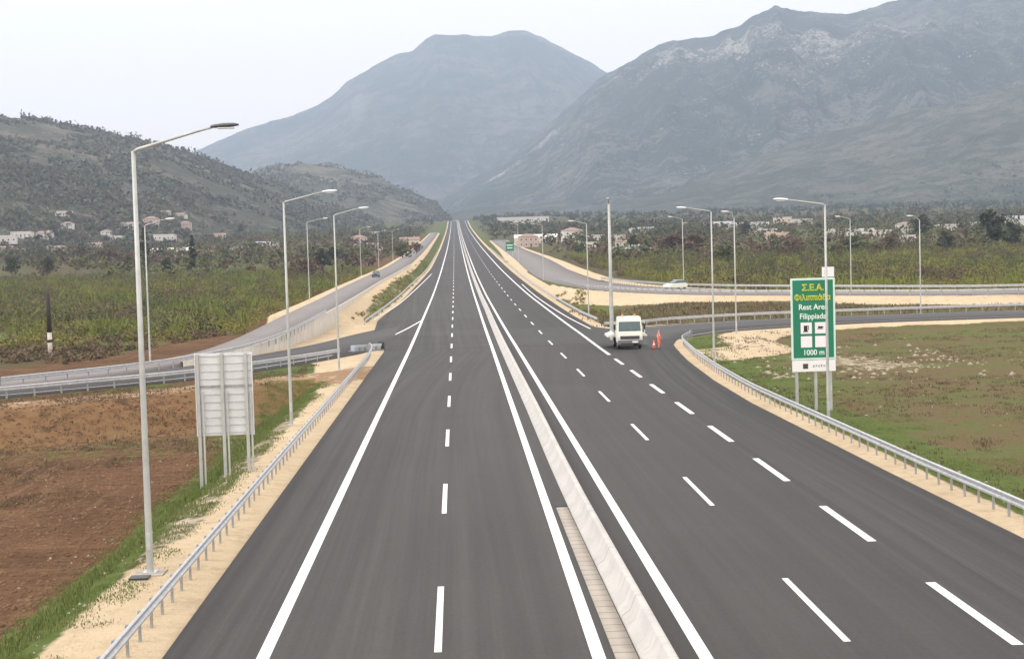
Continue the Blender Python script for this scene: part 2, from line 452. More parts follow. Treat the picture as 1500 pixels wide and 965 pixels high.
def ground_level(X, Y):
    shape = np.shape(X); X = np.asarray(X, float).ravel(); Y = np.asarray(Y, float).ravel()
    n = fbm(X/14, Y/14, 4, 3)-.5; n2 = fbm(X/90, Y/90, 4, 9)-.5; nf = fbm(X/2.2, Y/2.2, 3, 21)-.5
    off = -.5+n*.5
    left = X < 4
    yin = np.interp(X, SLX, SLY)
    inside = sm(14, 1, Y-yin)*left                          # hollow field enclosed by motorway and slip road
    off = np.where(left, off*(1-inside)+(-2.2+n*.5+nf*.16)*inside, off)
    off = off+np.where(left & (inside < .5), -.2, 0)
    right_in = (X > 4) & (Y < np.interp(X, RMX, RMY))
    off = np.where(right_in, -.75+n*.55+nf*.12, off)
    beyond = (X > 4)*sm(168, 200, Y)
    off = off+beyond*(1.1)*sm(0, 1, (X-18)/20)
    off = off+n2*6*sm(500, 900, Y)*sm(30, 120, np.abs(X))
    z = off
    # roads cut into / stand above the ground
    for kname, verge, slope in (('upper', .8, 1.9), ('serv', .7, 1.3), ('ramp', .7, 2.5), ('slip', .9, 2.2)):
        d, lev, side = road_dist(kname, X, Y)
        t = sm(verge, verge+np.abs(lev-z)*slope+.4, d)
        z = np.where(d < 60, (lev-.10)*(1-t)+z*t, z)
    dm = np.maximum(XL(Y)+bend(Y)-X, X-XR(Y)-bend(Y))
    verge = np.where(X < 4, np.interp(Y, [0, 45, 60, 110, 140], [3.1, 3.0, 2.6, 2.6, 2.0]), 1.7)
    t = sm(0, 1, (dm-verge)/(np.abs(z)*1.7+.4))
    z = (-.10)*(1-t)+z*t
    # verge surface itself comes up to the edge of the asphalt
    z = z+np.where((dm > .5) & (dm < verge), .08, 0)
    return (z+prof(Y)).reshape(shape)

# ------------------------------------------------------------------ hills and mountains (real relief, kilometres away)
def px_dir(x, y):
    d = ray(x, y); return math.atan2(d[0], d[1]), d[2]/math.hypot(d[0], d[1])
class Relief:
    def __init__(s, ridge, foot, amp, freq, seed, power=1.0):
        """ridge: (photo x, photo y, distance); foot: (photo x, distance of the foot)"""
        a = [(*px_dir(x, y), D) for x, y, D in ridge]
        s.az = np.array([q[0] for q in a]); s.tan = np.array([q[1] for q in a]); s.D1 = np.array([q[2] for q in a], float)
        fa = [(px_dir(x, 330)[0], D) for x, D in foot]
        s.faz = np.array([q[0] for q in fa]); s.D0 = np.array([q[1] for q in fa], float)
        s.amp, s.freq, s.seed, s.power = amp, freq, seed, power
        s.gully = 13.0
    def z(s, X, Y):
        az = np.arctan2(X, Y); D = np.hypot(X, Y)
        tan = np.interp(az, s.az, s.tan); D1 = np.interp(az, s.az, s.D1); D0 = np.interp(az, s.faz, s.D0)
        zr = CAM_H+tan*D1; z0 = prof(D0)-6
        t = (D-D0)/(D1-D0)
        h = np.maximum(zr-z0, 0)
        up = np.clip(t, 0, 1)
        back = np.clip(t-1, 0, 1.2)
        shape = up**s.power*(1-np.clip(back*.9, 0, 1)**1.3)
        warp = fbm(X*s.freq*.6, Y*s.freq*.6, 3, s.seed+5)
        r = ridged(X*s.freq+warp*.7, Y*s.freq+warp*.5, 6, s.seed)-.45
        g1 = ridged(az*s.gully+warp*.45+t*.35, np.clip(t, 0, 2)*.55+warp*.3, 5, s.seed+61)-.45      # spurs and gullies running downhill
        r = r*.55+g1*.65
        fade = np.clip(t*3.0, 0, 1)*(1-.90*np.exp(-((t-1)/.09)**2))
        fine = (fbm(X*s.freq*14, Y*s.freq*14, 4, s.seed+3)-.5)*.035
        return np.where(t < 0, -500, z0+h*(shape+s.amp*r*fade+fine*np.clip(t*4, 0, 1)))
    def mesh(s, name, mat, nu, nv, vmax=1.5):
        U = np.linspace(s.az[0], s.az[-1], nu); V = np.linspace(0, vmax, nv)
        D0 = np.interp(U, s.faz, s.D0); D1 = np.interp(U, s.az, s.D1)
        D = D0[:, None]+(D1-D0)[:, None]*V[None, :]
        X = D*np.sin(U)[:, None]; Y = D*np.cos(U)[:, None]; Z = s.z(X, Y)
        Z[:, 0] = prof(D0)-16; Z[:, -1] = 0
        v = np.stack([X, Y, Z], -1).reshape(-1, 3)
        i = np.arange(nu-1)[:, None]*nv+np.arange(nv-1)[None, :]
        f = np.stack([i, i+nv, i+nv+1, i+1], -1).reshape(-1, 4)
        o = mesh_obj(name, v, f, mat, smooth=True)
        warp = fbm(X*s.freq*.6, Y*s.freq*.6, 3, s.seed+5)
        r = ridged(X*s.freq+warp*.7, Y*s.freq+warp*.5, 6, s.seed)
        crag = np.clip((r-.52)*5, 0, 1)*np.clip((V[None, :]-.35)*3, 0, 1)
        o.data.attributes.new('crag', 'FLOAT', 'POINT').data.foreach_set('value', crag.ravel().astype(np.float32))
        return tag(o, kind='structure')

HILL_A = Relief([(-1500, 330, 1850), (-1000, 230, 1850), (-500, 120, 1850), (-250, 150, 1850), (0, 171, 1850), (50, 175, 1850), (100, 184, 1870), (150, 195, 1890), (200, 206, 1900), (250, 215, 1930), (300, 233, 1950), (350, 250, 1980), (400, 268, 2000), (450, 287, 2050), (520, 312, 2100), (600, 338, 2150)],
                [(-1500, 900), (-500, 900), (0, 1000), (250, 1080), (420, 1350), (600, 1900)], .10, 1/420., 11, .85)
HILL_B = Relief([(180, 330, 3000), (300, 285, 3000), (380, 247, 2950), (410, 241, 2900), (440, 238, 2850), (500, 246, 2800), (550, 259, 2750), (600, 281, 2700), (640, 300, 2650), (654, 314, 2650), (668, 326, 2650)],
                [(180, 2200), (420, 2150), (668, 2450)], .09, 1/500., 23, .9)
MTN_C = Relief([(-100, 330, 8600), (100, 300, 8600), (240, 240, 8500), (300, 216, 8400), (350, 192, 8400), (400, 178, 8400), (430, 170, 8300), (470, 150, 8300), (510, 122, 8200), (545, 97, 8200), (580, 80, 8200), (605, 74, 8100), (625, 56, 8100), (640, 49, 8000), (680, 50, 8000), (720, 53, 8000), (745, 47, 8000), (770, 44, 8000), (790, 54, 8000), (820, 68, 8000), (850, 83, 8100), (892, 105, 8200), (960, 140, 8300), (1060, 220, 8500)],
               [(-100, 5200), (500, 5000), (1060, 5200)], .11, 1/1500., 37, 1.15)
MTN_D = Relief([(600, 318, 5200), (640, 297, 5200), (690, 264, 5300), (730, 236, 5300), (780, 200, 5400), (830, 160, 5500), (865, 127, 5500), (892, 105, 5500), (930, 89, 5500), (965, 66, 5500), (1000, 58, 5500), (1030, 54, 5400), (1065, 43, 5300), (1095, 29, 5200), (1118, 17, 5200), (1135, 11, 5200), (1160, 17, 5300), (1200, 19, 5400), (1240, 21, 5400), (1270, 13, 5400), (1300, 3, 5400), (1350, -12, 5400), (1450, -30, 5400), (1600, -40, 5400), (2000, -20, 5400), (2600, 120, 5400), (3000, 300, 5400)],
               [(600, 3900), (900, 3000), (1200, 2900), (2000, 2800), (3000, 2800)], .33, 1/760., 51, 1.0)
FOOT_E = Relief([(640, 316, 3600), (700, 304, 3600), (800, 296, 3600), (880, 284, 3550), (1000, 254, 3500), (1100, 232, 3400), (1200, 198, 3400), (1300, 172, 3350), (1400, 150, 3300), (1500, 122, 3300), (1650, 90, 3300), (2000, 60, 3300), (2500, 180, 3300), (2900, 300, 3300)],
                [(640, 2900), (900, 2500), (1200, 2350), (2000, 2300), (2900, 2300)], .16, 1/560., 67, 1.25)
HILL_A.mesh('hill', M['hill'], 260, 120)
HILL_B.mesh('hill', M['hill'], 160, 90)
MTN_C.mesh('mountain', M['mountain_far'], 320, 160)
MTN_D.mesh('mountain', M['mountain'], 420, 220)
FOOT_E.mesh('foothill', M['foothill'], 340, 130)
RELIEFS = (HILL_A, HILL_B, FOOT_E)
def surface(X, Y):
    z = ground_level(X, Y)
    for r in RELIEFS:
        az = np.arctan2(X, Y)
        z = np.where((az > r.az[0]) & (az < r.az[-1]), np.maximum(z, r.z(np.asarray(X, float), np.asarray(Y, float))), z)
    return z
def gz(x, y): return float(surface(np.array([float(x)]), np.array([float(y)]))[0])
def stand(x, y, far=3200, near=60):
    """where the sight line through a photo point meets the ground"""
    d = ray(x, y); Y = np.geomspace(near, far, 900); X = d[0]/d[1]*Y; z = CAM_H+d[2]/d[1]*Y
    k = np.where(z < surface(X, Y))[0]
    i = k[0] if len(k) else len(Y)-1
    return float(X[i]), float(Y[i])

# ------------------------------------------------------------------ ground sheet
def ground_mat():
    m, nt, b = new_mat('ground'); k = N(nt); v = k.coord()
    at = k.n('ShaderNodeAttribute', attribute_name='zone_a'); sa = k.n('ShaderNodeSeparateColor'); k.link(at.outputs['Color'], sa.inputs[0])
    at2 = k.n('ShaderNodeAttribute', attribute_name='zone_b'); sb = k.n('ShaderNodeSeparateColor'); k.link(at2.outputs['Color'], sb.inputs[0])
    n_far = k.noise(v, .018, 6, .62, .5); n_mid = k.noise(v, .16, 6, .66, .4); n_small = k.noise(v, 1.3, 6, .7); n_fine = k.noise(v, 9, 4, .7)
    # open land: brown and olive patches
    land = k.ramp(n_far, [(.34, (.070, .055, .032)), (.46, (.075, .080, .030)), (.56, (.095, .066, .040)), (.68, (.07, .085, .028))])
    field = k.mix(k.ramp(k.math('ADD', k.math('MULTIPLY', n_mid, .55), k.math('MULTIPLY', n_small, .45)), [(.43, 0.), (.57, 1.)]), (.14, .098, .052), (.098, .125, .036))
    field = k.mix(k.math('MULTIPLY', k.ramp(k.noise(v, 2.6, 5, .75), [(.50, 0.), (.68, 1.)]), .55), field, (.18, .145, .08))
    field = k.mix(k.math('MULTIPLY', k.ramp(n_fine, [(.36, 1.), (.48, 0.)]), .6), field, (.045, .038, .020))
    soil = k.mix(k.ramp(k.noise(k.coord((.35, 1.0, 1)), 1.0, 6, .7, .4), [(.3, 0.), (.7, 1.)]), (.092, .047, .024), (.158, .086, .045))
    soil = k.mix(k.math('MULTIPLY', k.ramp(n_mid, [(.40, 0.), (.62, 1.)]), .55), soil, (.058, .033, .014))
    n_clod = k.noise(v, 3.2, 5, .75)
    soil = k.mix(k.math('MULTIPLY', k.ramp(n_clod, [(.52, 0.), (.66, 1.)]), .6), soil, (.18, .108, .055))
    soil = k.mix(k.math('MULTIPLY', k.ramp(n_clod, [(.34, 1.), (.47, 0.)]), .7), soil, (.038, .020, .013))
    rot = k.n('ShaderNodeMapping'); rot.inputs['Rotation'].default_value = (0, 0, math.radians(38)); rot.inputs['Scale'].default_value = (1.1, .06, 1); k.link(v, rot.inputs['Vector'])
    trk = k.noise(rot.outputs[0], 1.0, 4, .6, .3)
    soil = k.mix(k.math('MULTIPLY', k.ramp(trk, [(.55, 0.), (.68, 1.)]), .6), soil, (.20, .13, .07))
    soil = k.mix(k.math('MULTIPLY', k.ramp(k.noise(k.coord((.22, .75, 1)), .55, 5, .65), [(.56, 0.), (.66, 1.)]), .55), soil, (.19, .11, .055))
    grass = k.mix(k.ramp(n_small, [(.35, 0.), (.65, 1.)]), (.068, .108, .024), (.115, .142, .040))
    grass = k.mix(k.math('MULTIPLY', k.ramp(n_fine, [(.5, 0.), (.72, 1.)]), .5), grass, (.035, .05, .014))
    sand = k.mix(k.ramp(n_mid, [(.3, 0.), (.7, 1.)]), (.48, .385, .255), (.58, .475, .325))
    sand = k.mix(k.math('MULTIPLY', k.ramp(n_small, [(.48, 0.), (.66, 1.)]), .5), sand, (.34, .26, .17))
    sand = k.mix(k.math('MULTIPLY', k.ramp(n_fine, [(.58, 0.), (.74, 1.)]), .35), sand, (.27, .2, .14))
    rubble = k.mix(k.ramp(n_small, [(.42, 0.), (.58, 1.)]), (.13, .12, .06), (.42, .36, .27))
    jit = k.math('SUBTRACT', k.math('ADD', k.math('MULTIPLY', n_small, .75), k.math('MULTIPLY', n_mid, .45)), .6)
    def w(sock, gain=1.1): return k.ramp(k.math('ADD', sock, k.math('MULTIPLY', jit, gain)), [(.42, 0.), (.58, 1.)])
    c = k.mix(w(sb.outputs[0]), land, field)
    c = k.mix(w(sa.outputs[2], .9), c, soil)
    c = k.mix(w(sb.outputs[1], 1.6), c, rubble)
    c = k.mix(w(sa.outputs[1], 1.5), c, grass)
    c = k.mix(w(sa.outputs[0], .8), c, sand)
    # bare red earth banks
    c = k.mix(k.math('MULTIPLY', w(sb.outputs[2], 1.6), .8), c, k.mix(n_small, (.15, .078, .038), (.27, .16, .085)))
    k.link(c, b.inputs['Base Color']); b.inputs['Roughness'].default_value = .95
    b.inputs['Specular IOR Level'].default_value = .1
    k.bump(k.math('ADD', k.math('MULTIPLY', n_small, .7), k.math('MULTIPLY', n_fine, .4)), b, 1.0, .25)
    return m
def grow(a, b, s0, g):
    r = []; x = a; s = s0*(1 if b > a else -1)
    while (x < b) if b > a else (x > b):
        x += s; s *= g; r.append(x)
    r[-1] = b
    return r
gx = np.array(sorted(set(grow(-40, -5200, .85, 1.075)+list(np.arange(-40, 62.01, .72))+grow(62, 5200, .85, 1.075))))
gy = np.array(sorted(set(list(np.arange(-250, 20, 15.))+list(np.arange(20, 190, .9))+list(np.arange(190, 330, 2.))+list(np.arange(330, 700, 6.))+list(np.arange(700, 2400, 28.))+list(np.arange(2400, 9700, 250.)))))
GX, GY = np.meshgrid(gx, gy)
GZ = ground_level(GX, GY)
nx, ny = len(gx), len(gy)
idx = np.arange(ny-1)[:, None]*nx+np.arange(nx-1)[None, :]
ground = mesh_obj('ground', np.stack([GX, GY, GZ], -1).reshape(-1, 3), np.stack([idx, idx+1, idx+nx+1, idx+nx], -1).reshape(-1, 4), ground_mat(), smooth=True)
tag(ground, kind='structure')
Xf, Yf = GX.ravel(), GY.ravel()
dS, _, sS = road_dist('slip', Xf, Yf); dV, _, sV = road_dist('serv', Xf, Yf); dR, _, sR = road_dist('ramp', Xf, Yf); dU, _, sU = road_dist('upper', Xf, Yf)
dML = XL(Yf)+bend(Yf)-Xf; dMR = Xf-XR(Yf)-bend(Yf)
yin = np.interp(Xf, SLX, SLY)
inL = (Xf < -5) & (Yf < yin+2)
inR = (Xf > 10) & (Yf < np.interp(Xf, RMX, RMY))
def band(d, w, soft=.7): return np.where(d > -3, sm(w+soft, w-soft, d), 0)
sand = np.zeros_like(Xf)
wl_ = np.interp(Yf, [0, 44, 50, 62, 75, 100, 125, 138, 146], [3.1, 3.0, 2.1, 2.3, 2.2, 2.6, 5.0, 7, 5])
sand = np.maximum(sand, np.where(inL, band(dML, wl_, .9), 0))
sand = np.maximum(sand, np.where(inL & (Yf > 95), band(dS, np.interp(Yf, [100, 118, 128, 140], [.7, 1.0, 3, 5]), .6), 0))
sand = np.maximum(sand, np.where(Xf < -5, np.where(Yf > yin, band(dV, 1.3, .6), 0), 0))
bankV = (Xf < -5) & (Yf > 138) & (Yf < 420) & (dV > -.5) & (dML > -1) & (Xf > -17.5)
sand = np.maximum(sand, bankV*np.interp(Yf, [138, 190, 225, 420], [.95, .9, .42, .40]))
sand = np.maximum(sand, np.where((Xf < 0) & (Yf > 150), band(dML, np.interp(Yf, [150, 200, 300], [2.0, 1.3, 1.0]), .6), 0))
sand = np.maximum(sand, np.where((Xf > 5) & (Yf < 150), band(dMR, 1.45, .5), 0))
sand = np.maximum(sand, np.where((Xf > 5) & (Yf > 150), band(dMR, np.interp(Yf, [150, 170, 230, 400], [2.2, 1.6, 1.1, 1.3]), .6), 0))
sand = np.maximum(sand, np.where(inR & (Xf > 17), band(dR, np.interp(Xf, [18, 24, 30, 40, 80], [1.6, 3.4, 2.8, 1.8, 1.6]), .5), 0))
sand = np.maximum(sand, np.where((Xf > 10) & ~inR & (Yf < 260), band(dR, 1.0, .5)*.8, 0))
near_up = (sU > 0)
sand = np.maximum(sand, np.where((Xf > 15) & (Yf > 150), band(dU, np.interp(Yf, [180, 270, 330, 600], [5.0, 4.0, 1.6, 1.2]), 1.6)*(.98-.62*sm(1.2, 4.0, dU)*sm(.40, .62, fbm(Xf/6, Yf/6, 3, 99))), 0))
grass = np.zeros_like(Xf)
grass = np.maximum(grass, np.where(inL, sm(np.interp(Yf, [44, 52, 85, 95], [2.4, 2.7, 2.7, 2.3]), np.interp(Yf, [44, 52, 85, 95], [3.2, 4.2, 4.0, 3.2]), dML)*sm(7.6, 6.3, dML)*np.interp(Yf, [0, 48, 60, 120], [1, .95, .9, .85]), 0))
grass = np.maximum(grass, np.where(inL & (Yf > 80), sm(12, 8, dML)*.75*sm(70, 100, Yf), 0))
grass = np.maximum(grass, np.where(inL, sm(26, 14, np.abs(Xf+20))*sm(74, 92, Yf)*.47, 0))
grass = np.maximum(grass, np.where(inR, sm(1.2, 1.8, dMR)*sm(9, 4.0, dMR)*.85, 0))
grass = np.maximum(grass, np.where(inR & (Yf > 95), sm(16, 6, dMR)*.62, 0))
grass = np.maximum(grass, np.where(inR, np.exp(-((Yf-152)/5.)**2)*sm(34, 44, Xf)*.6, 0))
grass = np.maximum(grass, np.where((np.abs(Xf) < 24) & (Yf > 195) & (sand < .5), .55, 0))
grass = np.maximum(grass, np.where((Xf < -20) & ~inL & (Yf > 150) & (dV > 8), .8*np.clip(np.exp(-((Xf+64)/17)**2-((Yf-200)/15)**2)+np.exp(-((Xf+38)/6)**2-((Yf-176)/5)**2), 0, 1), 0))
grass = np.maximum(grass, np.where((Xf < -20) & (Yf > 160) & (dV > 6), .5*sm(.45, .6, fbm(Xf/22, Yf/22, 3, 77)), 0))
grass = np.maximum(grass, np.where((Xf > 20) & (Yf > 200) & (dU > 4), .45*sm(.45, .6, fbm(Xf/30, Yf/30, 3, 79)), 0))
soil = np.where(inL, sm(6.0, 7.2, dML), 0)*np.where(Yf > 88, .62, 1.0)
soil = np.maximum(soil, np.where((Xf < -18) & ~inL & (dV > .8), sm(26, 12, dV)*.62, 0))
field = np.where(inR, 1.0, 0); field = np.maximum(field, np.where((Xf > 12) & ~inR & (Yf < 260), .9, 0))
rub = np.where(inR, np.exp(-(((Xf-28)/5.5)**2+((Yf-124)/11)**2))+.95*np.exp(-(((Xf-34)/5)**2+((Yf-118)/9)**2)), 0)*.44
rub = np.maximum(rub, np.where(inL & (Yf > 46) & (Yf < 100), sm(1.2, 2.0, dML)*sm(5.0, 3.6, dML)*.78, 0))
bank = np.where(inL, band(dS, 9, 5)*.62, 0)*(Yf > 70)+np.where((Xf < -22) & ~inL, band(dV, 4, 2)*.3, 0)
def color_attr(o, name, a, b_, c_):
    ca = o.data.color_attributes.new(name, 'FLOAT_COLOR', 'POINT')
    ca.data.foreach_set('color', np.stack([a, b_, c_, np.ones_like(a)], 1).astype(np.float32).ravel())
color_attr(ground, 'zone_a', sand, grass, soil)
color_attr(ground, 'zone_b', field, np.clip(rub, 0, 1), np.clip(bank, 0, 1))

# ------------------------------------------------------------------ carriageways and markings
def strip(name, A, B, zA, zB, mat, lift, skirt=.25):
    n = len(A)
    v = np.concatenate([np.c_[A[:, :2], zA+lift-skirt], np.c_[A[:, :2], zA+lift], np.c_[B[:, :2], zB+lift], np.c_[B[:, :2], zB+lift-skirt]])
    i = np.arange(n-1); f = []
    for k in range(3): f.append(np.stack([i+k*n, i+1+k*n, i+1+(k+1)*n, i+(k+1)*n], 1))
    o = mesh_obj(name, v, np.concatenate(f), mat)
    bm = bmesh.new(); bm.from_mesh(o.data); bmesh.ops.recalc_face_normals(bm, faces=bm.faces)
    top = max(bm.faces, key=lambda q: q.calc_area())
    if top.normal.z < 0: bmesh.ops.reverse_faces(bm, faces=bm.faces)
    bm.to_mesh(o.data); bm.free()
    return tag(o, kind='structure')
ym = np.array(sorted(set(list(np.arange(-100, 200, 2.5))+list(np.arange(200, 500, 6.))+list(np.arange(500, 2700, 25.))+[141., 145., 146., 158.])))
A = np.c_[XL(ym)+bend(ym), ym]; B = np.c_[XR(ym)+bend(ym), ym]
mw = strip('motorway', A, B, prof(ym), prof(ym), M['asphalt'], .012)
co_ = np.empty(len(mw.data.vertices)*3, np.float32); mw.data.vertices.foreach_get('co', co_); co_ = co_.reshape(-1, 3)
XRS = lambda y: np.interp(y, [-120., 45, 58, 85, 100, 117, 130, 138, 420], [16.75, 16.75, 16.65, 16.65, 17.1, 18.07, 19.1, 19.9, 16])
lat_ = np.stack([XRS(co_[:, 1])+bend(co_[:, 1])-co_[:, 0], co_[:, 1], co_[:, 1]*0], 1).astype(np.float32)
mw.data.attributes.new('lateral', 'FLOAT_VECTOR', 'POINT').data.foreach_set('vector', lat_.ravel())
for kname, mat, lift in (('slip', 'asphalt_slip', .004), ('serv', 'asphalt_old', .008), ('ramp', 'asphalt_slip', .004), ('upper', 'asphalt_old', .008)):
    A_, B_, _, _ = RD[kname]
    strip({'slip': 'slip_road', 'serv': 'service_road', 'ramp': 'slip_road', 'upper': 'service_road'}[kname], A_, B_, zof(A_), zof(B_), M[mat], lift)

def line(segs, w, lift=.017):
    """segs: list of polylines [(x,y,level)]; one flat painted marking each"""
    vs = []; fs = []
    for p in segs:
        p = np.array(p, float)
        t = np.gradient(p[:, :2], axis=0); t /= np.linalg.norm(t, axis=1)[:, None]
        nrm = np.c_[t[:, 1], -t[:, 0]]*w/2
        z = prof(p[:, 1])+(p[:, 2] if p.shape[1] > 2 else 0)+lift
        k = len(vs); n = len(p)
        vs += list(np.c_[p[:, :2]-nrm, z])+list(np.c_[p[:, :2]+nrm, z])
        fs += [[k+i, k+n+i, k+n+i+1, k+i+1] for i in range(n-1)]
    return tag(mesh_obj('road_marking', vs, fs, M['paint']), kind='structure')
def xs_line(fx, y0, y1, step=4):
    y = np.linspace(y0, y1, max(2, int((y1-y0)/step))); return np.c_[fx(y)+bend(y), y]
XE = lambda y: np.interp(y, [0, 200, 400, 800, 3000], [-4.61, -4.61, -4.35, -3.9, -3.9])
XDL = lambda y: np.interp(y, [0, 200, 3000], [-.67, -.62, -.5])
XIL = lambda y: np.interp(y, [0, 32, 140, 250, 3000], [2.88, 2.9, 3.2, 3.3, 3.3])
XIR = lambda y: np.interp(y, [0, 32, 140, 3000], [5.15, 5.22, 5.5, 5.6])
XDR = lambda y: np.interp(y, [0, 33, 115, 300, 3000], [8.5, 8.58, 8.95, 9.4, 9.5])
XER = lambda y: np.interp(y, [0, 32, 124, 160, 367, 3000], [12.1, 12.18, 12.82, 13.1, 13.3, 13.3])
def far_line(fx, y0, w):
    line([xs_line(fx, y0, 420, 4)], w)
    line([xs_line(fx, 420, 2500, 25)], w*1.15)
far_line(XE, -40, .30); far_line(XIL, -40, .30); far_line(XIR, -40, .30); far_line(XER, 127.2, .30)
def dashes(fx, y0, period, ln, w, y1):
    line([xs_line(fx, y, y+ln, 3) for y in np.arange(y0, y1, period)], w)
dashes(XDL, 33.6-18.15*3, 18.15, 6.7, .17, 1500)
dashes(XDR, 33.2-18.3*3, 18.3, 6.6, .17, 1500)
dashes(XER, 32.4-11.95*4, 11.95, 6.3, .27, 124)
line([path([(-4.7, 197), (-6.3, 176), (-8.4, 153.5)], 3)], .24)                        # nose of the left exit
line([path([(-11.2, 203), (-9.9, 243), (-8.9, 300), (-6.8, 420)], 6)], .22)             # outer edge of the left slip lane
line([path([(14.4, 330), (14.1, 250), (14.3, 200), (14.9, 168)], 5)], .2)
line([path([(15.6, 152), (18.2, 163.5), (24.8, 169.8), (35.5, 174.8), (47, 177), (70, 178.6), (118, 180)], 2)], .15)
line([path([(20.6, 137.5), (22.9, 147.2), (27.5, 154.4)], 2)[:0].tolist() or path([(23.0, 149.9), (27.6, 156.6), (35.6, 161.8), (47.8, 166.3), (63.2, 167.3), (118, 168.3)], 2)], .15)
line([path([(-11.5, 137.6), (-14.4, 129.4), (-21, 116.5), (-32, 105.6), (-46, 94.8), (-78, 74.5)], 2)], .15)

# gutter and the concrete median barrier
ny_ = np.arange(20, 52.2, 1.0)
gl = np.c_[np.full_like(ny_, 3.26), ny_]; gr = np.c_[np.interp(ny_, [20, 32, 52], [3.80, 3.75, 3.65]), ny_]
strip('median_gutter', gl, gr, prof(ny_), prof(ny_), M['gutter'], .05, .1)
drain = MB().box((3.45, 52.7, .012), (.40, .9, .05)).build('drain_inlet', M['black'])
tag(drain, 'small dark drain inlet at the end of the median gutter', 'drain')
by = np.array(sorted(set(list(np.arange(-30, 200, 3.))+list(np.arange(200, 600, 10.))+list(np.arange(600, 2500, 40.)))))
prof_xs = [(-.42, 0), (-.40, .08), (-.20, .22), (-.07, .54), (-.04, .58), (.10, .58), (.13, .55), (.20, .2), (.27, .06), (.28, 0)]
cx_ = np.interp(by, [0, 30, 50, 62, 85, 130, 220, 3000], [4.24, 4.22, 4.11, 4.11, 4.20, 4.29, 4.5, 4.5])+bend(by)
vs = []; n = len(by); k_ = len(prof_xs)
for (a, h) in prof_xs: vs.append(np.c_[cx_+a, by, prof(by)+h+.012])
vs = np.concatenate(vs); i = np.arange(n-1)
bf = np.concatenate([np.stack([i+j*n, i+1+j*n, i+1+(j+1)*n, i+(j+1)*n], 1) for j in range(k_-1)])
barrier = mesh_obj('median_barrier', vs, bf, M['concrete'])
bm = bmesh.new(); bm.from_mesh(barrier.data); bmesh.ops.recalc_face_normals(bm, faces=bm.faces); bm.to_mesh(barrier.data); bm.free()
tag(barrier, 'long pale concrete barrier dividing the two carriageways', 'barrier')

# ------------------------------------------------------------------ guardrails
W_XS = [(.0, .47), (.035, .50), (.035, .55), (-.03, .60), (-.03, .64), (.035, .69), (.035, .74), (.0, .77), (-.02, .77), (.012, .735), (.012, .695), (-.055, .65), (-.055, .59), (.012, .545), (.012, .505), (-.02, .47)]
def guardrail(pts, label, side, spacing=1.333, max_posts=95, lev=True, level_off=0.0, group=None, y_first=None):
    p = path(pts, spacing)
    t = np.gradient(p[:, :2], axis=0); t /= np.linalg.norm(t, axis=1)[:, None]
    nr = np.c_[t[:, 1], -t[:, 0]]*side                         # points to the traffic
    if lev: base = prof(p[:, 1])+p[:, 2]
    else: base = ground_level(p[:, 0], p[:, 1])
    mid = p[len(p)//2]
    root = thing('guardrail', label, 'guardrail', (p[0, 0], p[0, 1], base[0]), 0, group)
    o0 = np.array([p[0, 0], p[0, 1], base[0]])
    vs = []; k = len(W_XS); n = len(p); fs = []
    for i in range(n):
        for a, h in W_XS:
            vs.append((p[i, 0]+nr[i, 0]*a-o0[0], p[i, 1]+nr[i, 1]*a-o0[1], base[i]+h-o0[2]))
    for i in range(n-1):
        for j in range(k):
            q = (j+1) % k; fs.append([i*k+j, i*k+q, (i+1)*k+q, (i+1)*k+j])
    fs += [list(range(k)), [(n-1)*k+j for j in range(k)]]
    m = MB(); m.add(vs, fs); m.build('rail', M['galv'], root)
    order = sorted(range(n), key=lambda i: math.hypot(p[i, 0], p[i, 1]))
    order = [i for i in order if p[i, 1] > 27]
    me = None
    for i in order[:max_posts]:
        if me is None:
            q = MB().box((0, 0, .28), (.055, .11, .90)).box((.055, 0, .62), (.05, .08, .2)).build('post', M['post'], root)
            me = q.data; o = q
        else:
            o = bpy.data.objects.new('post', me); C.objects.link(o); o.parent = root
        o.location = (p[i, 0]-nr[i, 0]*.115-o0[0], p[i, 1]-nr[i, 1]*.115-o0[1], base[i]-o0[2])
        o.rotation_euler = (0, 0, math.atan2(nr[i, 1], nr[i, 0]))
    rest = order[max_posts:]
    if rest:
        m = MB()
        for i in rest: m.box((p[i, 0]-nr[i, 0]*.115-o0[0], p[i, 1]-nr[i, 1]*.115-o0[1], base[i]-o0[2]+.28), (.06, .11, .9), math.atan2(nr[i, 1], nr[i, 0]))
        o = m.build('post', M['post'], root); o['kind'] = 'stuff'
    return root
guardrail([(-7.66, 18), (-7.66, 60), (-7.62, 100), (-7.6, 125), (-7.9, 138), (-8.4, 143)], 'galvanised guardrail on close posts along the left edge of the motorway', 1)
guardrail([(17.6, 18), (17.6, 45), (17.45, 58), (17.45, 85), (17.9, 100), (18.85, 117), (19.9, 130), (20.7, 138), (23.0, 147.4)], 'galvanised guardrail curving along the right edge of the exit lane', -1)
guardrail([(-10.6, 134.8), (-13.9, 126.9), (-20.9, 113.8), (-27, 107.8), (-32, 102.9), (-46, 91.9), (-70, 76)], 'guardrail on the field side of the left slip road', -1, 2.0)
guardrail([(-34, 112.6), (-26.2, 124.4), (-20.6, 138.4, .2), (-17.3, 152, .9), (-15.6, 180, 1.75)], 'guardrail between the left slip road and the service road', 1, 2.0)
guardrail([(16.4, 167), (19.2, 167.6), (24.4, 173), (35.4, 178.2), (47, 180.2), (70, 181.7), (118, 183.2)], 'guardrail on the far side of the right exit ramp below the sand bank', 1, 2.0)
guardrail([(20.0, 310, 1), (22.5, 262, 1.3), (27.5, 237.4, 1.4), (35.6, 221.3, 1.4), (50.2, 207.2, 1.4), (71.8, 193.2, 1.4), (120, 189.6, 1.4)], 'guardrail on the near edge of the upper service road at right', -1, 2.0)
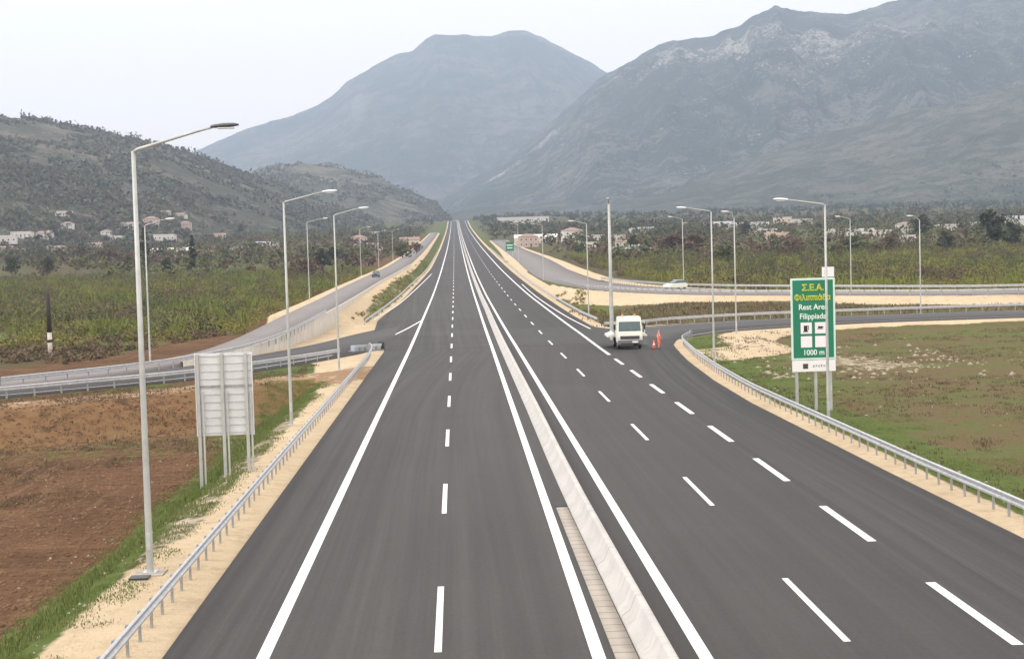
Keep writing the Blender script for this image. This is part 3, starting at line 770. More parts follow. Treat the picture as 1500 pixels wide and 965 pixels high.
guardrail([(30.0, 311, 1), (31.8, 280.5, 1.3), (35.7, 257.8, 1.4), (42.5, 240.8, 1.4), (56.4, 223.8, 1.4), (76.3, 206.8, 1.4), (118, 204, 1.4)], 'guardrail on the far edge of the upper service road beside the scrub', 1, 2.0)
guardrail([(16.6, 178), (16.2, 200), (16.3, 325), (16.7, 470), (16.7, 720)], 'guardrail running far along the right side of the motorway past the exit', -1, 4.0)
guardrail([(-11.6, 190), (-10.8, 243), (-10.0, 325), (-8.4, 470), (-7.9, 720)], 'guardrail running far along the left side of the motorway past the slip road', 1, 4.0)

# crash cushion at the nose of the left exit
t = thing('crash_cushion', 'pale blue crash cushion on the nose of the left exit', 'crash cushion', (-9.0, 142.2, 0.0), math.radians(38))
m = MB()
for i in range(5): m.box((-.9+i*.62, 0, .36), (.56, .7, .5))
m.build('cell', plain('pale blue plastic', (.34, .41, .46), .5, 0, .12), t, bevel=.04)
MB().box((.35, 0, .06), (3.4, .95, .10)).build('base_plate', M['rust_post'], t)
MB().box((2.15, 0, .42), (.12, .85, .72)).build('nose_panel', M['dark'], t, bevel=.02)
MB().box((.3, -.42, .52), (3.1, .06, .26)).build('side_rail', M['galv'], t)

# low concrete wall between the service road and the left slip road
wp = path([(-23.75, 129.6, .08), (-19.95, 140.7, .38), (-17.55, 152.4, .95), (-16.75, 162, 1.35), (-15.75, 182, 1.83), (-15.4, 206, 2), (-15.6, 284, 2), (-14.5, 372, 2), (-13.3, 440, 2)], 3)
v = []; f = []; n = len(wp)
tt = np.gradient(wp[:, :2], axis=0); tt /= np.linalg.norm(tt, axis=1)[:, None]; nn = np.c_[tt[:, 1], -tt[:, 0]]
zz = prof(wp[:, 1])+wp[:, 2]
for a, h in ((-.12, -2.0), (-.12, .30), (.12, .30), (.14, -2.0)): v.append(np.c_[wp[:, :2]+nn*a, zz+h])
v = np.concatenate(v); i = np.arange(n-1)
f = np.concatenate([np.stack([i+j*n, i+1+j*n, i+1+(j+1)*n, i+(j+1)*n], 1) for j in range(3)])
o = mesh_obj('parapet_wall', v, f, M['wall_concrete']); bm = bmesh.new(); bm.from_mesh(o.data); bmesh.ops.recalc_face_normals(bm, faces=bm.faces); bm.to_mesh(o.data); bm.free()
tag(o, 'low pale concrete wall along the edge of the service road at left', 'wall')

# ------------------------------------------------------------------ street lamps
def lamp(x, y, h, arm, rise, label, z=None, head='lamp_head', r=.085, plinth=False, ang=0):
    """arm: reach towards +x (negative: towards -x); ang turns the arm about the post"""
    z = gz(x, y) if z is None else z
    root = thing('street_lamp', label, 'street lamp', (x, y, z), ang, 'tall galvanised street lamps')
    MB().tube([(0, 0, -.3), (0, 0, .02), (0, 0, h*.5), (0, 0, h)], [r*1.1, r*1.1, r*.85, r*.6], 12).build('post', M['galv_light'], root, True)
    MB().box((0, 0, .03), (r*4, r*4, .05)).box((0, -r*1.15, .95), (.10, .03, .5)).build('base_plate', M['galv'], root)
    s = 1 if arm > 0 else -1; L = abs(arm)
    MB().tube([(0, 0, h-.05), (s*.12, 0, h+.04), (s*(L-.5), 0, h+rise*.85), (s*(L-.1), 0, h+rise)], [r*.58, r*.52, r*.40, r*.36], 8).build('arm', M['galv_light'], root, True)
    hd = MB()
    sec = [(0, .05, .045), (.12, .11, .07), (.4, .15, .085), (.65, .13, .07), (.8, .05, .035)]
    vs = []; fs = []
    for (a, w, hh) in sec:
        for q in range(10):
            g = 2*math.pi*q/10; vs.append((s*(L-.15+a), w*math.cos(g), h+rise+.01+hh*math.sin(g)*(1 if math.sin(g) > 0 else .6)+a*.05))
    for i in range(len(sec)-1):
        for q in range(10): b0, b1 = i*10+q, i*10+(q+1) % 10; fs.append([b0, b1, b1+10, b0+10])
    fs += [list(range(10)), [40+q for q in range(10)]]
    hd.add(vs, fs); ho = hd.build('lamp_head', M[head], root, True)
    MB().box((s*(L+.28), 0, h+rise-.035), (.46, .22, .03)).build('lens', M['glass_lens'], ho)
    if plinth:
        MB().box((0, 0, -.06), (.9, .9, .16)).build('plinth', M['gutter'], root, bevel=.02)
        MB().box((-.15, -.75, .045), (.55, .45, .04)).build('access_cover', M['dark'], root)
    return root
lamp(-9.13, 43.6, 12.2, 2.38, .62, 'nearest street lamp on the left verge, tall post with lamp head coloured dark as a silhouette', None, 'lamp_silhouette', .098, True)
lamp(-9.12, 81.2, 12.0, 2.23, .5, 'second street lamp on the left verge, behind the sign back')
lamp(-9.6, 120.7, 12.4, 2.13, .5, 'third street lamp on the left verge, near the crash cushion')
lamp(-27.2, 133.4, 12.3, 1.98, .5, 'street lamp on the far edge of the left slip road, beside the nearest lamp post')
lamp(-22.6, 231.8, 11.9, 2.58, .5, 'street lamp beside the service road in front of the reed belt')
lamp(-23.0, 366, 11.4, 1.98, .45, 'thin street lamp further along the service road before the village')
lamp(-21.6, 424, 10.2, 1.78, .4, 'small far street lamp on the service road left of the pale house')
lamp(-20.6, 497, 10, 1.78, .4, 'smallest far street lamp on the left service road near the bend')
lamp(19.9, 80.2, 11.8, -2.13, .32, 'nearest street lamp at right, its post passing in front of the green sign')
lamp(20.5, 119.6, 12.0, -2.13, .35, 'street lamp on the grass inside the exit curve, left of the green sign')
lamp(28.5, 152.6, 11.9, -0.68, .6, 'street lamp at the inner edge of the exit ramp')
lamp(15.2, 147.5, 13.6, -0.98, .35, 'thick street lamp standing behind the white truck', None, 'lamp_head', .2, False, math.radians(80))
lamp(17.3, 197, 12.2, -1.78, .4, 'street lamp behind the right guardrail beyond the truck')
lamp(38.0, 250, 11.6, -1.78, .4, 'street lamp on the bend of the upper service road')
lamp(57.5, 217, 10.6, -1.58, .4, 'street lamp on the upper service road just right of the green sign')
lamp(56.6, 181.4, 11.4, -0.98, .5, 'street lamp beside the exit ramp guardrail at far right')
lamp(20.6, 491, 12, -1.78, .4, 'distant street lamp between the motorway and the upper road')
lamp(19.2, 330, 12, -1.78, .4, 'far street lamp at the foot of the curve of the upper road')

# ------------------------------------------------------------------ road signs
def text_mesh(name, body, size, mat, parent, loc, align='CENTER', ry=0, sx=1.0):
    cu = bpy.data.curves.new(name, 'FONT'); cu.body = body; cu.size = size; cu.align_x = align; cu.align_y = 'CENTER'; cu.extrude = .003 if body.isascii() else 0
    if not body.isascii(): cu.fill_mode = 'NONE'; cu.bevel_depth = .036*size; cu.bevel_resolution = 0
    cu.offset = .012*size if body.isascii() else 0
    o = bpy.data.objects.new(name, cu); C.objects.link(o)
    dg = bpy.context.evaluated_depsgraph_get(); dg.update()
    me = bpy.data.meshes.new_from_object(o.evaluated_get(dg))
    bpy.data.objects.remove(o); bpy.data.curves.remove(cu)
    me.name = name
    me.transform(Matrix.Rotation(math.pi/2, 4, 'X') @ Matrix.Scale(sx, 4, (1, 0, 0)))
    me.materials.clear(); me.materials.append(mat)
    q = bpy.data.objects.new(name, me); C.objects.link(q); q.parent = parent; q.location = loc
    return q
def hbeam(m, x, y, z0, z1, s=.16):
    m.box((x, y-s/2, (z0+z1)/2), (s, .014, z1-z0)).box((x, y+s/2, (z0+z1)/2), (s, .014, z1-z0)).box((x, y, (z0+z1)/2), (.012, s-.014, z1-z0))

SX, SY = 20.78, 87.0; sz = gz(SX, SY)
sg = thing('road_sign', 'green motorway service area sign with white lower panel, facing the traffic at right', 'road sign', (SX, SY, sz))
W, z0, z1 = 2.62, 2.2-sz, 6.98-sz
for x in (-1.0, .12, 1.0):
    m = MB(); zg = gz(SX+x, SY+.2)-sz; hbeam(m, x, .16, zg-.3, (z1-.15 if abs(x) > .5 else z0+.4)); m.build('leg', M['galv_light'], sg)
m = MB()
for zc in np.linspace(z0+.3, z1-.3, 6): m.box((0, .052, zc), (W-.1, .05, .08))
m.build('cross_rail', M['galv'], sg)
brd = MB().box((0, 0, (z0+z1)/2), (W, .03, z1-z0)).build('border_panel', M['pale_edge'], sg, bevel=.01)
pan = MB().box((0, -.021, (z0+z1)/2), (W-.24, .012, z1-z0-.24)).build('green_panel', M['green_sign'], sg)
FY = -.032
text_mesh('lettering', 'Σ.Ε.Α.', .50, M['yellow_letter'], pan, (0, FY, z1-.58))
text_mesh('lettering', 'Φιλιππιάδα', .46, M['yellow_letter'], pan, (-.03, FY, z1-1.15), sx=.86)
text_mesh('lettering', 'Rest Area', .46, M['white_letter'], pan, (0, FY, z1-1.70), sx=.92)
text_mesh('lettering', 'Filippiada', .46, M['white_letter'], pan, (-.02, FY, z1-2.24), sx=.92)
text_mesh('lettering', '1000 m', .44, M['white_letter'], pan, (0, FY, z0+.42), sx=.95)
for cx, cz, kind in ((-.42, z1-2.92, 'pump'), (.42, z1-2.92, 'cup'), (-.42, z1-3.72, ''), (.42, z1-3.72, '')):
    ic = MB().box((cx, FY-.004, cz), (.66, .008, .66)).build('pictogram', M['white_panel'], sg)
    g = MB(); y = FY-.012
    if kind == 'pump':
        g.box((cx-.04, y, cz-.02), (.22, .006, .34)).box((cx-.04, y, cz-.2), (.30, .006, .05)).box((cx+.13, y, cz+.02), (.04, .006, .26)).box((cx+.09, y, cz+.14), (.05, .006, .03))
    elif kind == 'cup':
        g.box((cx-.02, y, cz+.03), (.26, .006, .12), taper=(1, 1)).box((cx+.14, y, cz+.04), (.05, .006, .07)).box((cx-.02, y, cz-.06), (.34, .006, .03))
    if g.v: g.build('symbol', M['black'], ic)
low = MB().box((0, -.004, z0-.36), (W-.06, .03, .66)).build('lower_panel', M['white_panel'], sg, bevel=.008)
MB().box((-.5, -.024, z0-.37), (.30, .006, .30)).build('symbol', M['dark'], low)
m = MB()
for i in range(6): m.box((-.02+i*.155, -.024, z0-.37+(.02 if i % 2 else 0)), (.085, .006, .10 if i % 3 else .14))
m.build('emblem', M['post'], low)
tp = MB().box((.92, -.01, z1+.33), (.72, .025, .58)).build('top_plate', M['white_panel'], sg, bevel=.008)
MB().box((.80, -.026, z1+.34), (.16, .005, .2)).build('symbol', M['post'], tp)

BX, BY = -9.98, 64.0; bz = gz(BX, BY)
bs = thing('road_sign', 'back of a large pale sign board on six steel legs on the left verge', 'road sign', (BX, BY, bz), math.radians(2))
z0, z1 = 1.55-bz, 5.06-bz
MB().box((0, .05, (z0+z1)/2), (2.36, .03, z1-z0)).build('board', plain('bare aluminium sign back', (.60, .63, .64), .45, .25, .08, 1.2), bs, bevel=.006)
for x in (-1.02, 0.0, 1.0):
    for dy in (-.24,):
        m = MB(); zg = gz(BX+x, BY-.3)-bz; hbeam(m, x-.06, -.06, zg-.3, z1-.03, .13); m.build('leg', M['galv_light'], bs)
        m = MB(); m.box((x+.13, -.16, (zg-.3+z0+1.9)/2), (.07, .07, z0+1.9-zg+.3)); m.build('leg', M['galv_light'], bs)
m = MB()
for zc in np.linspace(z0+.12, z1-.12, 11): m.box((0, .018, zc), (2.3, .034, .035))
m.build('stiffener', M['galv'], bs)
MB().box((0, -.02, (z0+z1)/2+.35), (2.36, .04, .09)).build('cross_rail', M['post'], bs)
m = MB()
for s in (-1, 1): m.box((s*1.19, .03, (z0+z1)/2), (.035, .09, z1-z0+.02))
m.build('edge_frame', M['lamp_head'], bs)

fx, fy = 20.3, 560; fz = gz(fx, fy)
t = thing('road_sign', 'small far green direction sign beside the motorway at right', 'road sign', (fx, fy, fz))
MB().box((0, 0, 3.7), (3.0, .06, 3.4)).build('panel', M['green_sign'], t)
MB().box((0, -.034, 4.1), (2.2, .006, .35)).box((0, -.034, 3.1), (1.9, .006, .35)).build('lettering', M['white_letter'], t)
for x in (-1, 1): MB().box((x, .1, 1.6), (.14, .14, 3.6)).build('leg', M['galv_light'], t)

# dark utility pole with a whitewashed foot
ux, uy = -42.5, 158.0; uz = gz(ux, uy)
t = thing('utility_pole', 'old dark wooden pole with whitewashed foot in the left scrub', 'pole', (ux, uy, uz))
MB().tube([(0, 0, 2.6), (0, 0, 6.6)], [.26, .2], 10).build('upper_pole', M['wood'], t, True)
MB().tube([(0, 0, -.3), (0, 0, 2.6)], [.25, .24], 10).build('painted_foot', M['whitewash'], t, True)
MB().tube([(0, 0, 1.55), (0, 0, 1.85)], .262, 10).build('band', M['wood'], t, True)

# ------------------------------------------------------------------ vehicles
def wheel(parent, x, y, r=.42, w=.26):
    q = MB().tube([(x-w/2, y, r), (x-w/2+.03, y, r), (x+w/2-.03, y, r), (x+w/2, y, r)], [r*.88, r, r, r*.88], 20).build('wheel', M['black'], parent, True)
    MB().tube([(x-w/2-.006, y, r), (x+w/2+.006, y, r)], r*.55, 14).build('rim', M['galv'], q)
TX, TY = 15.35, 133.4
tr = thing('truck', 'white works truck parked facing the camera in the exit gore', 'truck', (TX, TY, .016), math.radians(-1.5))
# chassis runs towards +y; the front of the cab is at y = 0
cab = MB()
def loft(m, secs):
    vs = []; n = len(secs[0])
    for s_ in secs: vs += s_
    fs = [[i*n+k, i*n+(k+1) % n, (i+1)*n+(k+1) % n, (i+1)*n+k] for i in range(len(secs)-1) for k in range(n)]
    fs += [list(range(n))[::-1], [(len(secs)-1)*n+k for k in range(n)]]
    m.add(vs, fs)
def ring(z, hw, y0, y1): return [(-hw, y0, z), (hw, y0, z), (hw, y1, z), (-hw, y1, z)]
loft(cab, [ring(.55, 1.08, .02, 1.9), ring(.95, 1.13, 0, 1.9), ring(1.5, 1.13, .03, 1.9), ring(1.62, 1.12, .08, 1.9), ring(2.50, 1.06, .30, 1.9), ring(2.80, 1.04, .38, 1.88), ring(2.90, .98, .50, 1.8)])
cab.build('cab', M['white_paint'], tr, bevel=.045)
ws = MB(); ws.add([(-1.0, .10, 1.60), (1.0, .10, 1.60), (.95, .312, 2.46), (-.95, .312, 2.46), (-1.0, .06, 1.60), (1.0, .06, 1.60), (.95, .272, 2.46), (-.95, .272, 2.46)], [[4, 5, 6, 7], [3, 2, 1, 0], [0, 1, 5, 4], [1, 2, 6, 5], [2, 3, 7, 6], [3, 0, 4, 7]])
wo_ = ws.build('windscreen', M['glass'], tr)
MB().tube([(-.5, .045, 1.64), (-.05, .08, 1.8)], .012, 5).tube([(.25, .045, 1.64), (.7, .08, 1.8)], .012, 5).build('wiper', M['black'], wo_)
for s in (-1, 1):
    MB().add([(s*1.085, .42, 1.66), (s*1.085, 1.35, 1.66), (s*1.012, 1.35, 2.34), (s*1.012, .58, 2.34)], [[0, 1, 2, 3]]).build('side_window', M['glass'], tr)
    MB().box((s*.96, -.015, 1.0), (.24, .05, .20)).build('headlight', M['glass_lens'], tr, bevel=.02)
    mi = MB().box((s*1.33, .30, 1.98), (.20, .09, .50)).build('mirror', M['black'], tr, bevel=.025)
    MB().tube([(s*1.04, .34, 2.2), (s*1.33, .30, 2.2)], .018, 6).build('mirror_arm', M['black'], mi)
MB().box((0, -.02, 1.04), (1.74, .05, .30)).build('grille', M['dark'], tr, bevel=.012)
MB().box((0, -.07, .62), (2.2, .2, .40)).build('bumper', plain('dark grey bumper', (.13, .125, .14), .5, 0, .1), tr, bevel=.04)
MB().box((.45, -.177, .66), (.52, .012, .14)).build('number_plate', M['white_panel'], tr)
for s in (-1, 1): MB().tube([(s*.55, .95, 2.88), (s*.55, .95, 3.12)], [.1, .07], 10).build('beacon', M['red_lamp'], tr)
MB().box((-.42, 3.4, .62), (.12, 5.6, .22)).box((.42, 3.4, .62), (.12, 5.6, .22)).build('chassis', M['dark'], tr)
for s in (-1, 1):
    wheel(tr, s*.95, .95); wheel(tr, s*.92, 4.6, .42, .42)
MB().box((0, 4.25, 1.06), (2.4, 4.4, .14)).build('load_bed', plain('bed planks', (.30, .27, .22), .8, 0, .2), tr)
for s in (-1, 1):                                                       # drop sides hang out at an angle
    q = MB(); q.add([(s*1.2, 2.6, 1.34), (s*1.2, 6.4, 1.34), (s*1.80, 6.4, 1.12), (s*1.80, 2.6, 1.12), (s*1.2, 2.6, 1.08), (s*1.2, 6.4, 1.08), (s*1.80, 6.4, .96), (s*1.80, 2.6, .96)], [[0, 1, 2, 3], [7, 6, 5, 4], [0, 3, 7, 4], [3, 2, 6, 7], [2, 1, 5, 6], [1, 0, 4, 5]])
    q.build('drop_side', M['white_paint'], tr)
MB().box((0, 2.06, 1.65), (2.3, .05, 1.15)).build('headboard', M['white_paint'], tr)
MB().box((-.35, 4.0, 1.55), (1.1, 1.3, .85)).build('generator_box', plain('grey green generator housing', (.16, .19, .17), .5, 0, .1), tr, bevel=.04)
MB().tube([(.6, 3.4, 1.12), (.6, 3.4, 1.95)], .28, 14).build('drum', plain('blue drum', (.06, .13, .22), .5, 0, .1), tr)
rk = MB()
for x in (.98, 1.62): rk.tube([(x, 3.0, 1.0), (x, 3.0, 2.35)], .035, 6)
rk.tube([(.98, 3.0, 2.35), (1.62, 3.0, 2.35)], .035, 6).tube([(.98, 3.0, 1.7), (1.62, 3.0, 1.7)], .03, 6)
rk.build('rack', plain('cream rack', (.6, .58, .45), .5, 0, .05), tr)
MB().box((0, 1.6, .5), (1.7, 3.6, .1)).build('underbody', M['black'], tr)

def small_car(name, x, y, z, rz, mat, label):
    r = thing(name, label, 'car', (x, y, z), rz)
    def sec(yc, w, zs): return [(-w, yc, zs[0]), (-w, yc, zs[1]), (w, yc, zs[1]), (w, yc, zs[0])]
    b = MB(); loft(b, [sec(-2.1, .75, (.3, .62)), sec(-1.9, .84, (.22, .74)), sec(-.9, .86, (.2, .9)), sec(.2, .86, (.2, .95)), sec(1.5, .86, (.2, .95)), sec(2.0, .8, (.28, .85))])
    b.build('body', mat, r, bevel=.05)
    c = MB(); loft(c, [ring(.92, .78, -.95, 1.85), ring(1.2, .70, -.45, 1.6), ring(1.44, .58, .0, 1.3)]); c.build('cabin', M['glass'], r, bevel=.03)
    MB().box((0, .65, 1.455), (1.16, 1.32, .05)).build('roof', mat, r, bevel=.02)
    for sx in (-1, 1):
        wheel(r, sx*.74, -1.3, .31, .2); wheel(r, sx*.74, 1.35, .31, .2)
        MB().box((sx*.6, -2.06, .62), (.28, .08, .13)).build('headlight', M['glass_lens'], r)
    return r
cx, cy = stand(545, 409); cy0 = cy
small_car('car', -18.3, 345, float(prof(345))+2.02, 0.0, M['car_dark'], 'small dark car far away on the left service road')
small_car('car', 36.0, 246.0, float(prof(246))+1.43, math.radians(-58), M['white_paint'], 'small white car on the bend of the right service road')

t = thing('traffic_cone', 'orange traffic cone standing between the white truck and the worker', 'traffic cone', (17.38, 132.6, .016))
MB().box((0, 0, .02), (.40, .40, .04)).build('base', M['black'], t, bevel=.008)
MB().tube([(0, 0, .04), (0, 0, .78)], [.16, .03], 16).build('body', M['orange_cloth'], t, True)
MB().tube([(0, 0, .38), (0, 0, .52)], [.106, .082], 16, cap=False).build('band', M['reflect'], t, True)

# ------------------------------------------------------------------ the worker
def skin_body(name, joints, edges, mat, parent):
    me = bpy.data.meshes.new(name); me.from_pydata([j[0] for j in joints], edges, []); me.update()
    o = bpy.data.objects.new(name, me); C.objects.link(o); o.parent = parent
    md = o.modifiers.new('skin', 'SKIN'); md.use_smooth_shade = True
    o.modifiers.new('sub', 'SUBSURF').levels = 2
    o.modifiers['sub'].render_levels = 2
    if not me.skin_vertices: 
        bm = bmesh.new(); bm.from_mesh(me); bm.verts.layers.skin.verify(); bm.to_mesh(me); bm.free()
    for d, j in zip(me.skin_vertices[0].data, joints): d.radius = (j[1], j[1]*(j[2] if len(j) > 2 else 1)); d.use_root = False
    me.skin_vertices[0].data[0].use_root = True
    me.materials.append(mat)
    return o
px_, py_ = 17.85, 132.9
pr = thing('person', 'worker in orange work clothes standing beside the white truck', 'person', (px_, py_, .016), math.radians(75))
J = [((0, 0, .95), .15, .8), ((0, 0, 1.15), .145, .8), ((0, -.01, 1.36), .155, .75), ((0, -.01, 1.47), .08), ((0, -.02, 1.56), .055), ((0, -.03, 1.66), .092), ((0, -.03, 1.74), .07),
     ((-.19, 0, 1.42), .062), ((-.26, -.03, 1.17), .048), ((-.22, -.22, 1.02), .038), ((-.20, -.29, .98), .03),
     ((.19, 0, 1.42), .062), ((.27, .0, 1.17), .048), ((.26, -.12, .94), .038), ((.26, -.15, .87), .03),
     ((-.10, 0, .86), .10), ((-.11, -.02, .48), .07), ((-.11, .03, .10), .048), ((-.11, -.14, .04), .036),
     ((.10, 0, .86), .10), ((.12, -.06, .48), .07), ((.13, .02, .10), .048), ((.14, -.15, .04), .036)]
Eg = [(0, 1), (1, 2), (2, 3), (3, 4), (4, 5), (5, 6), (2, 7), (7, 8), (8, 9), (9, 10), (2, 11), (11, 12), (12, 13), (13, 14), (0, 15), (15, 16), (16, 17), (17, 18), (0, 19), (19, 20), (20, 21), (21, 22)]
skin_body('body', J, Eg, M['skin'], pr)
JC = [(J[i][0], J[i][1]*1.12, *(J[i][2:])) for i in (0, 1, 2, 7, 8, 9, 11, 12, 13, 15, 16, 17, 19, 20, 21)]
JC[11] = ((-.11, .03, .12), .064); JC[14] = ((.13, .02, .12), .064)
skin_body('work_suit', JC, [(0, 1), (1, 2), (2, 3), (3, 4), (4, 5), (2, 6), (6, 7), (7, 8), (0, 9), (9, 10), (10, 11), (0, 12), (12, 13), (13, 14)], M['orange_cloth'], pr)
for s, bx in ((-1, -.11), (1, .135)): skin_body('boot', [((bx, .04, .07), .06), ((bx, -.06, .05), .052), ((bx, -.16, .04), .042)], [(0, 1), (1, 2)], M['boot'], pr)
skin_body('hair', [((0, 0.0, 1.70), .088), ((0, -.02, 1.755), .082)], [(0, 1)], M['hair'], pr)
hd = MB()
for s in (-1, 1): hd.box((s*.034, -.122, 1.675), (.022, .01, .012))
hd.build('eyes', M['hair'], pr)
MB().box((0, -.132, 1.648), (.024, .03, .04)).box((0, -.122, 1.612), (.045, .008, .01)).build('nose_and_mouth', M['skin'], pr)
for hx, hy, hz, sgn in ((-.20, -.31, .965, -1), (.26, -.16, .845, 1)):
    for i in range(4):
        fx0 = hx+(i-1.5)*.019
        skin_body('finger', [((fx0, hy+.01, hz+.03), .010), ((fx0, hy-.01, hz-.035), .009), ((fx0, hy, hz-.075+abs(i-1.4)*.008), .007)], [(0, 1), (1, 2)], M['skin'], pr)
    skin_body('thumb', [((hx-sgn*.02, hy+.01, hz+.02), .011), ((hx-sgn*.045, hy-.01, hz-.02), .009), ((hx-sgn*.045, hy-.015, hz-.045), .007)], [(0, 1), (1, 2)], M['skin'], pr)
for z_ in (1.10, 1.24): MB().tube([(0, 0, z_-.02), (0, 0, z_+.02)], .196, 16).build('reflective_band', M['reflect'], pr).scale = (1, .80, 1)

# ------------------------------------------------------------------ vegetation
def leaf_cloud(centres, radii, per, size, squash=.8, r=rng):
    """leaf-sized quads spread through clumps; returns verts, faces"""
    n = len(centres)
    c = np.repeat(centres, per, 0); rad = np.repeat(radii, per)
    d = r.normal(size=(n*per, 3)); d /= np.linalg.norm(d, axis=1)[:, None]
    p = c+d*(rad*r.uniform(.35, 1.0, n*per)**.5)[:, None]*np.array([1, 1, squash])
    s = size*r.uniform(.55, 1.3, n*per)
    u = r.normal(size=(n*per, 3)); u /= np.linalg.norm(u, axis=1)[:, None]
    w = np.cross(u, r.normal(size=(n*per, 3))); w /= np.linalg.norm(w, axis=1)[:, None]+1e-9
    u = u*s[:, None]; w = w*s[:, None]*.7
    v = np.stack([p-u, p-w*.8, p+u, p+w*.8], 1).reshape(-1, 3)
    return v, np.arange(len(v)).reshape(-1, 4)
def tree_proto(kind, h, w, seed, mat, clumps=26, per=22, leaf=.42, trunk=.2):
    r = np.random.default_rng(seed)
    root = bpy.data.objects.new('tree', None); C.objects.link(root)
    if kind == 'cypress':
        t_ = r.uniform(0, 1, clumps); z = h*(.08+.9*t_); rr = w*.5*np.clip(np.sin(np.pi*(t_*.86+.12)), .12, 1)*.55
        a = r.uniform(0, 6.28, clumps); c = np.stack([np.cos(a)*rr*.5, np.sin(a)*rr*.5, z], 1); rad = rr*1.0+.2
    else:
        th0 = h*(.26 if kind == 'tree' else .06)
        a = r.uniform(0, 6.28, clumps); q = r.uniform(0, 1, clumps)**.6; t_ = r.uniform(0, 1, clumps)
        env = np.sin(np.pi*np.clip(t_*.8+.18, 0, 1))**.7
        c = np.stack([np.cos(a)*q*w*.42*env, np.sin(a)*q*w*.42*env, th0+(h-th0)*(.12+.82*t_)], 1); rad = w*r.uniform(.10, .21, clumps)
    v, f = leaf_cloud(c, rad, per, leaf, .8, r)
    mesh_obj('crown', v, f, mat, root)
    m = MB(); m.tube([(0, 0, -.5), (.05, .02, h*.25), (.0, .06, h*.62)], [trunk, trunk*.8, trunk*.3], 7)
    for i in range(5):
        k = int(r.integers(0, clumps)); m.tube([(0, .02, h*(.2+.07*i)), tuple((c[k]*np.array([.5, .5, .75])).tolist()), tuple(c[k].tolist())], [trunk*.5, trunk*.32, trunk*.1], 5)
    m.build('trunk', M['bark'], root, True)
    return root
PROTO = {
 'dark': [tree_proto('tree', 8, 7, 1, M['leaf_dark'], 34, 26, .42), tree_proto('tree', 8, 6, 2, M['leaf_dark'], 30, 26, .42)],
 'olive': [tree_proto('tree', 6, 6, 3, M['leaf_olive'], 30, 24, .36), tree_proto('bush', 5, 6, 4, M['leaf_olive'], 30, 24, .36)],
 'brown': [tree_proto('tree', 6, 6, 5, M['leaf_brown'], 30, 24, .30), tree_proto('bush', 5, 6.5, 6, M['leaf_brown'], 30, 24, .30)],
 'cypress': [tree_proto('cypress', 10, 2.6, 7, M['leaf_dark'], 34, 22, .34)],
}
used = set()
def tree(kind, x, y, h, label, group, wide=1.0, z=None):
    pr_ = PROTO[kind][len(used) % len(PROTO[kind])]
    if pr_.name not in used and not any(u == pr_ for u in used): o = pr_; used.add(pr_)
    else: o = copy_tree(pr_)
    base = {'dark': 8, 'olive': 6, 'brown': 6, 'cypress': 10}[kind]
    s = h/base
    z = gz(x, y) if z is None else z
    o.location = (x, y, z-.1); o.rotation_euler = (0, 0, random.uniform(0, 6.28)); o.scale = (s*wide, s*wide, s)
    return tag(o, label, 'tree', group)
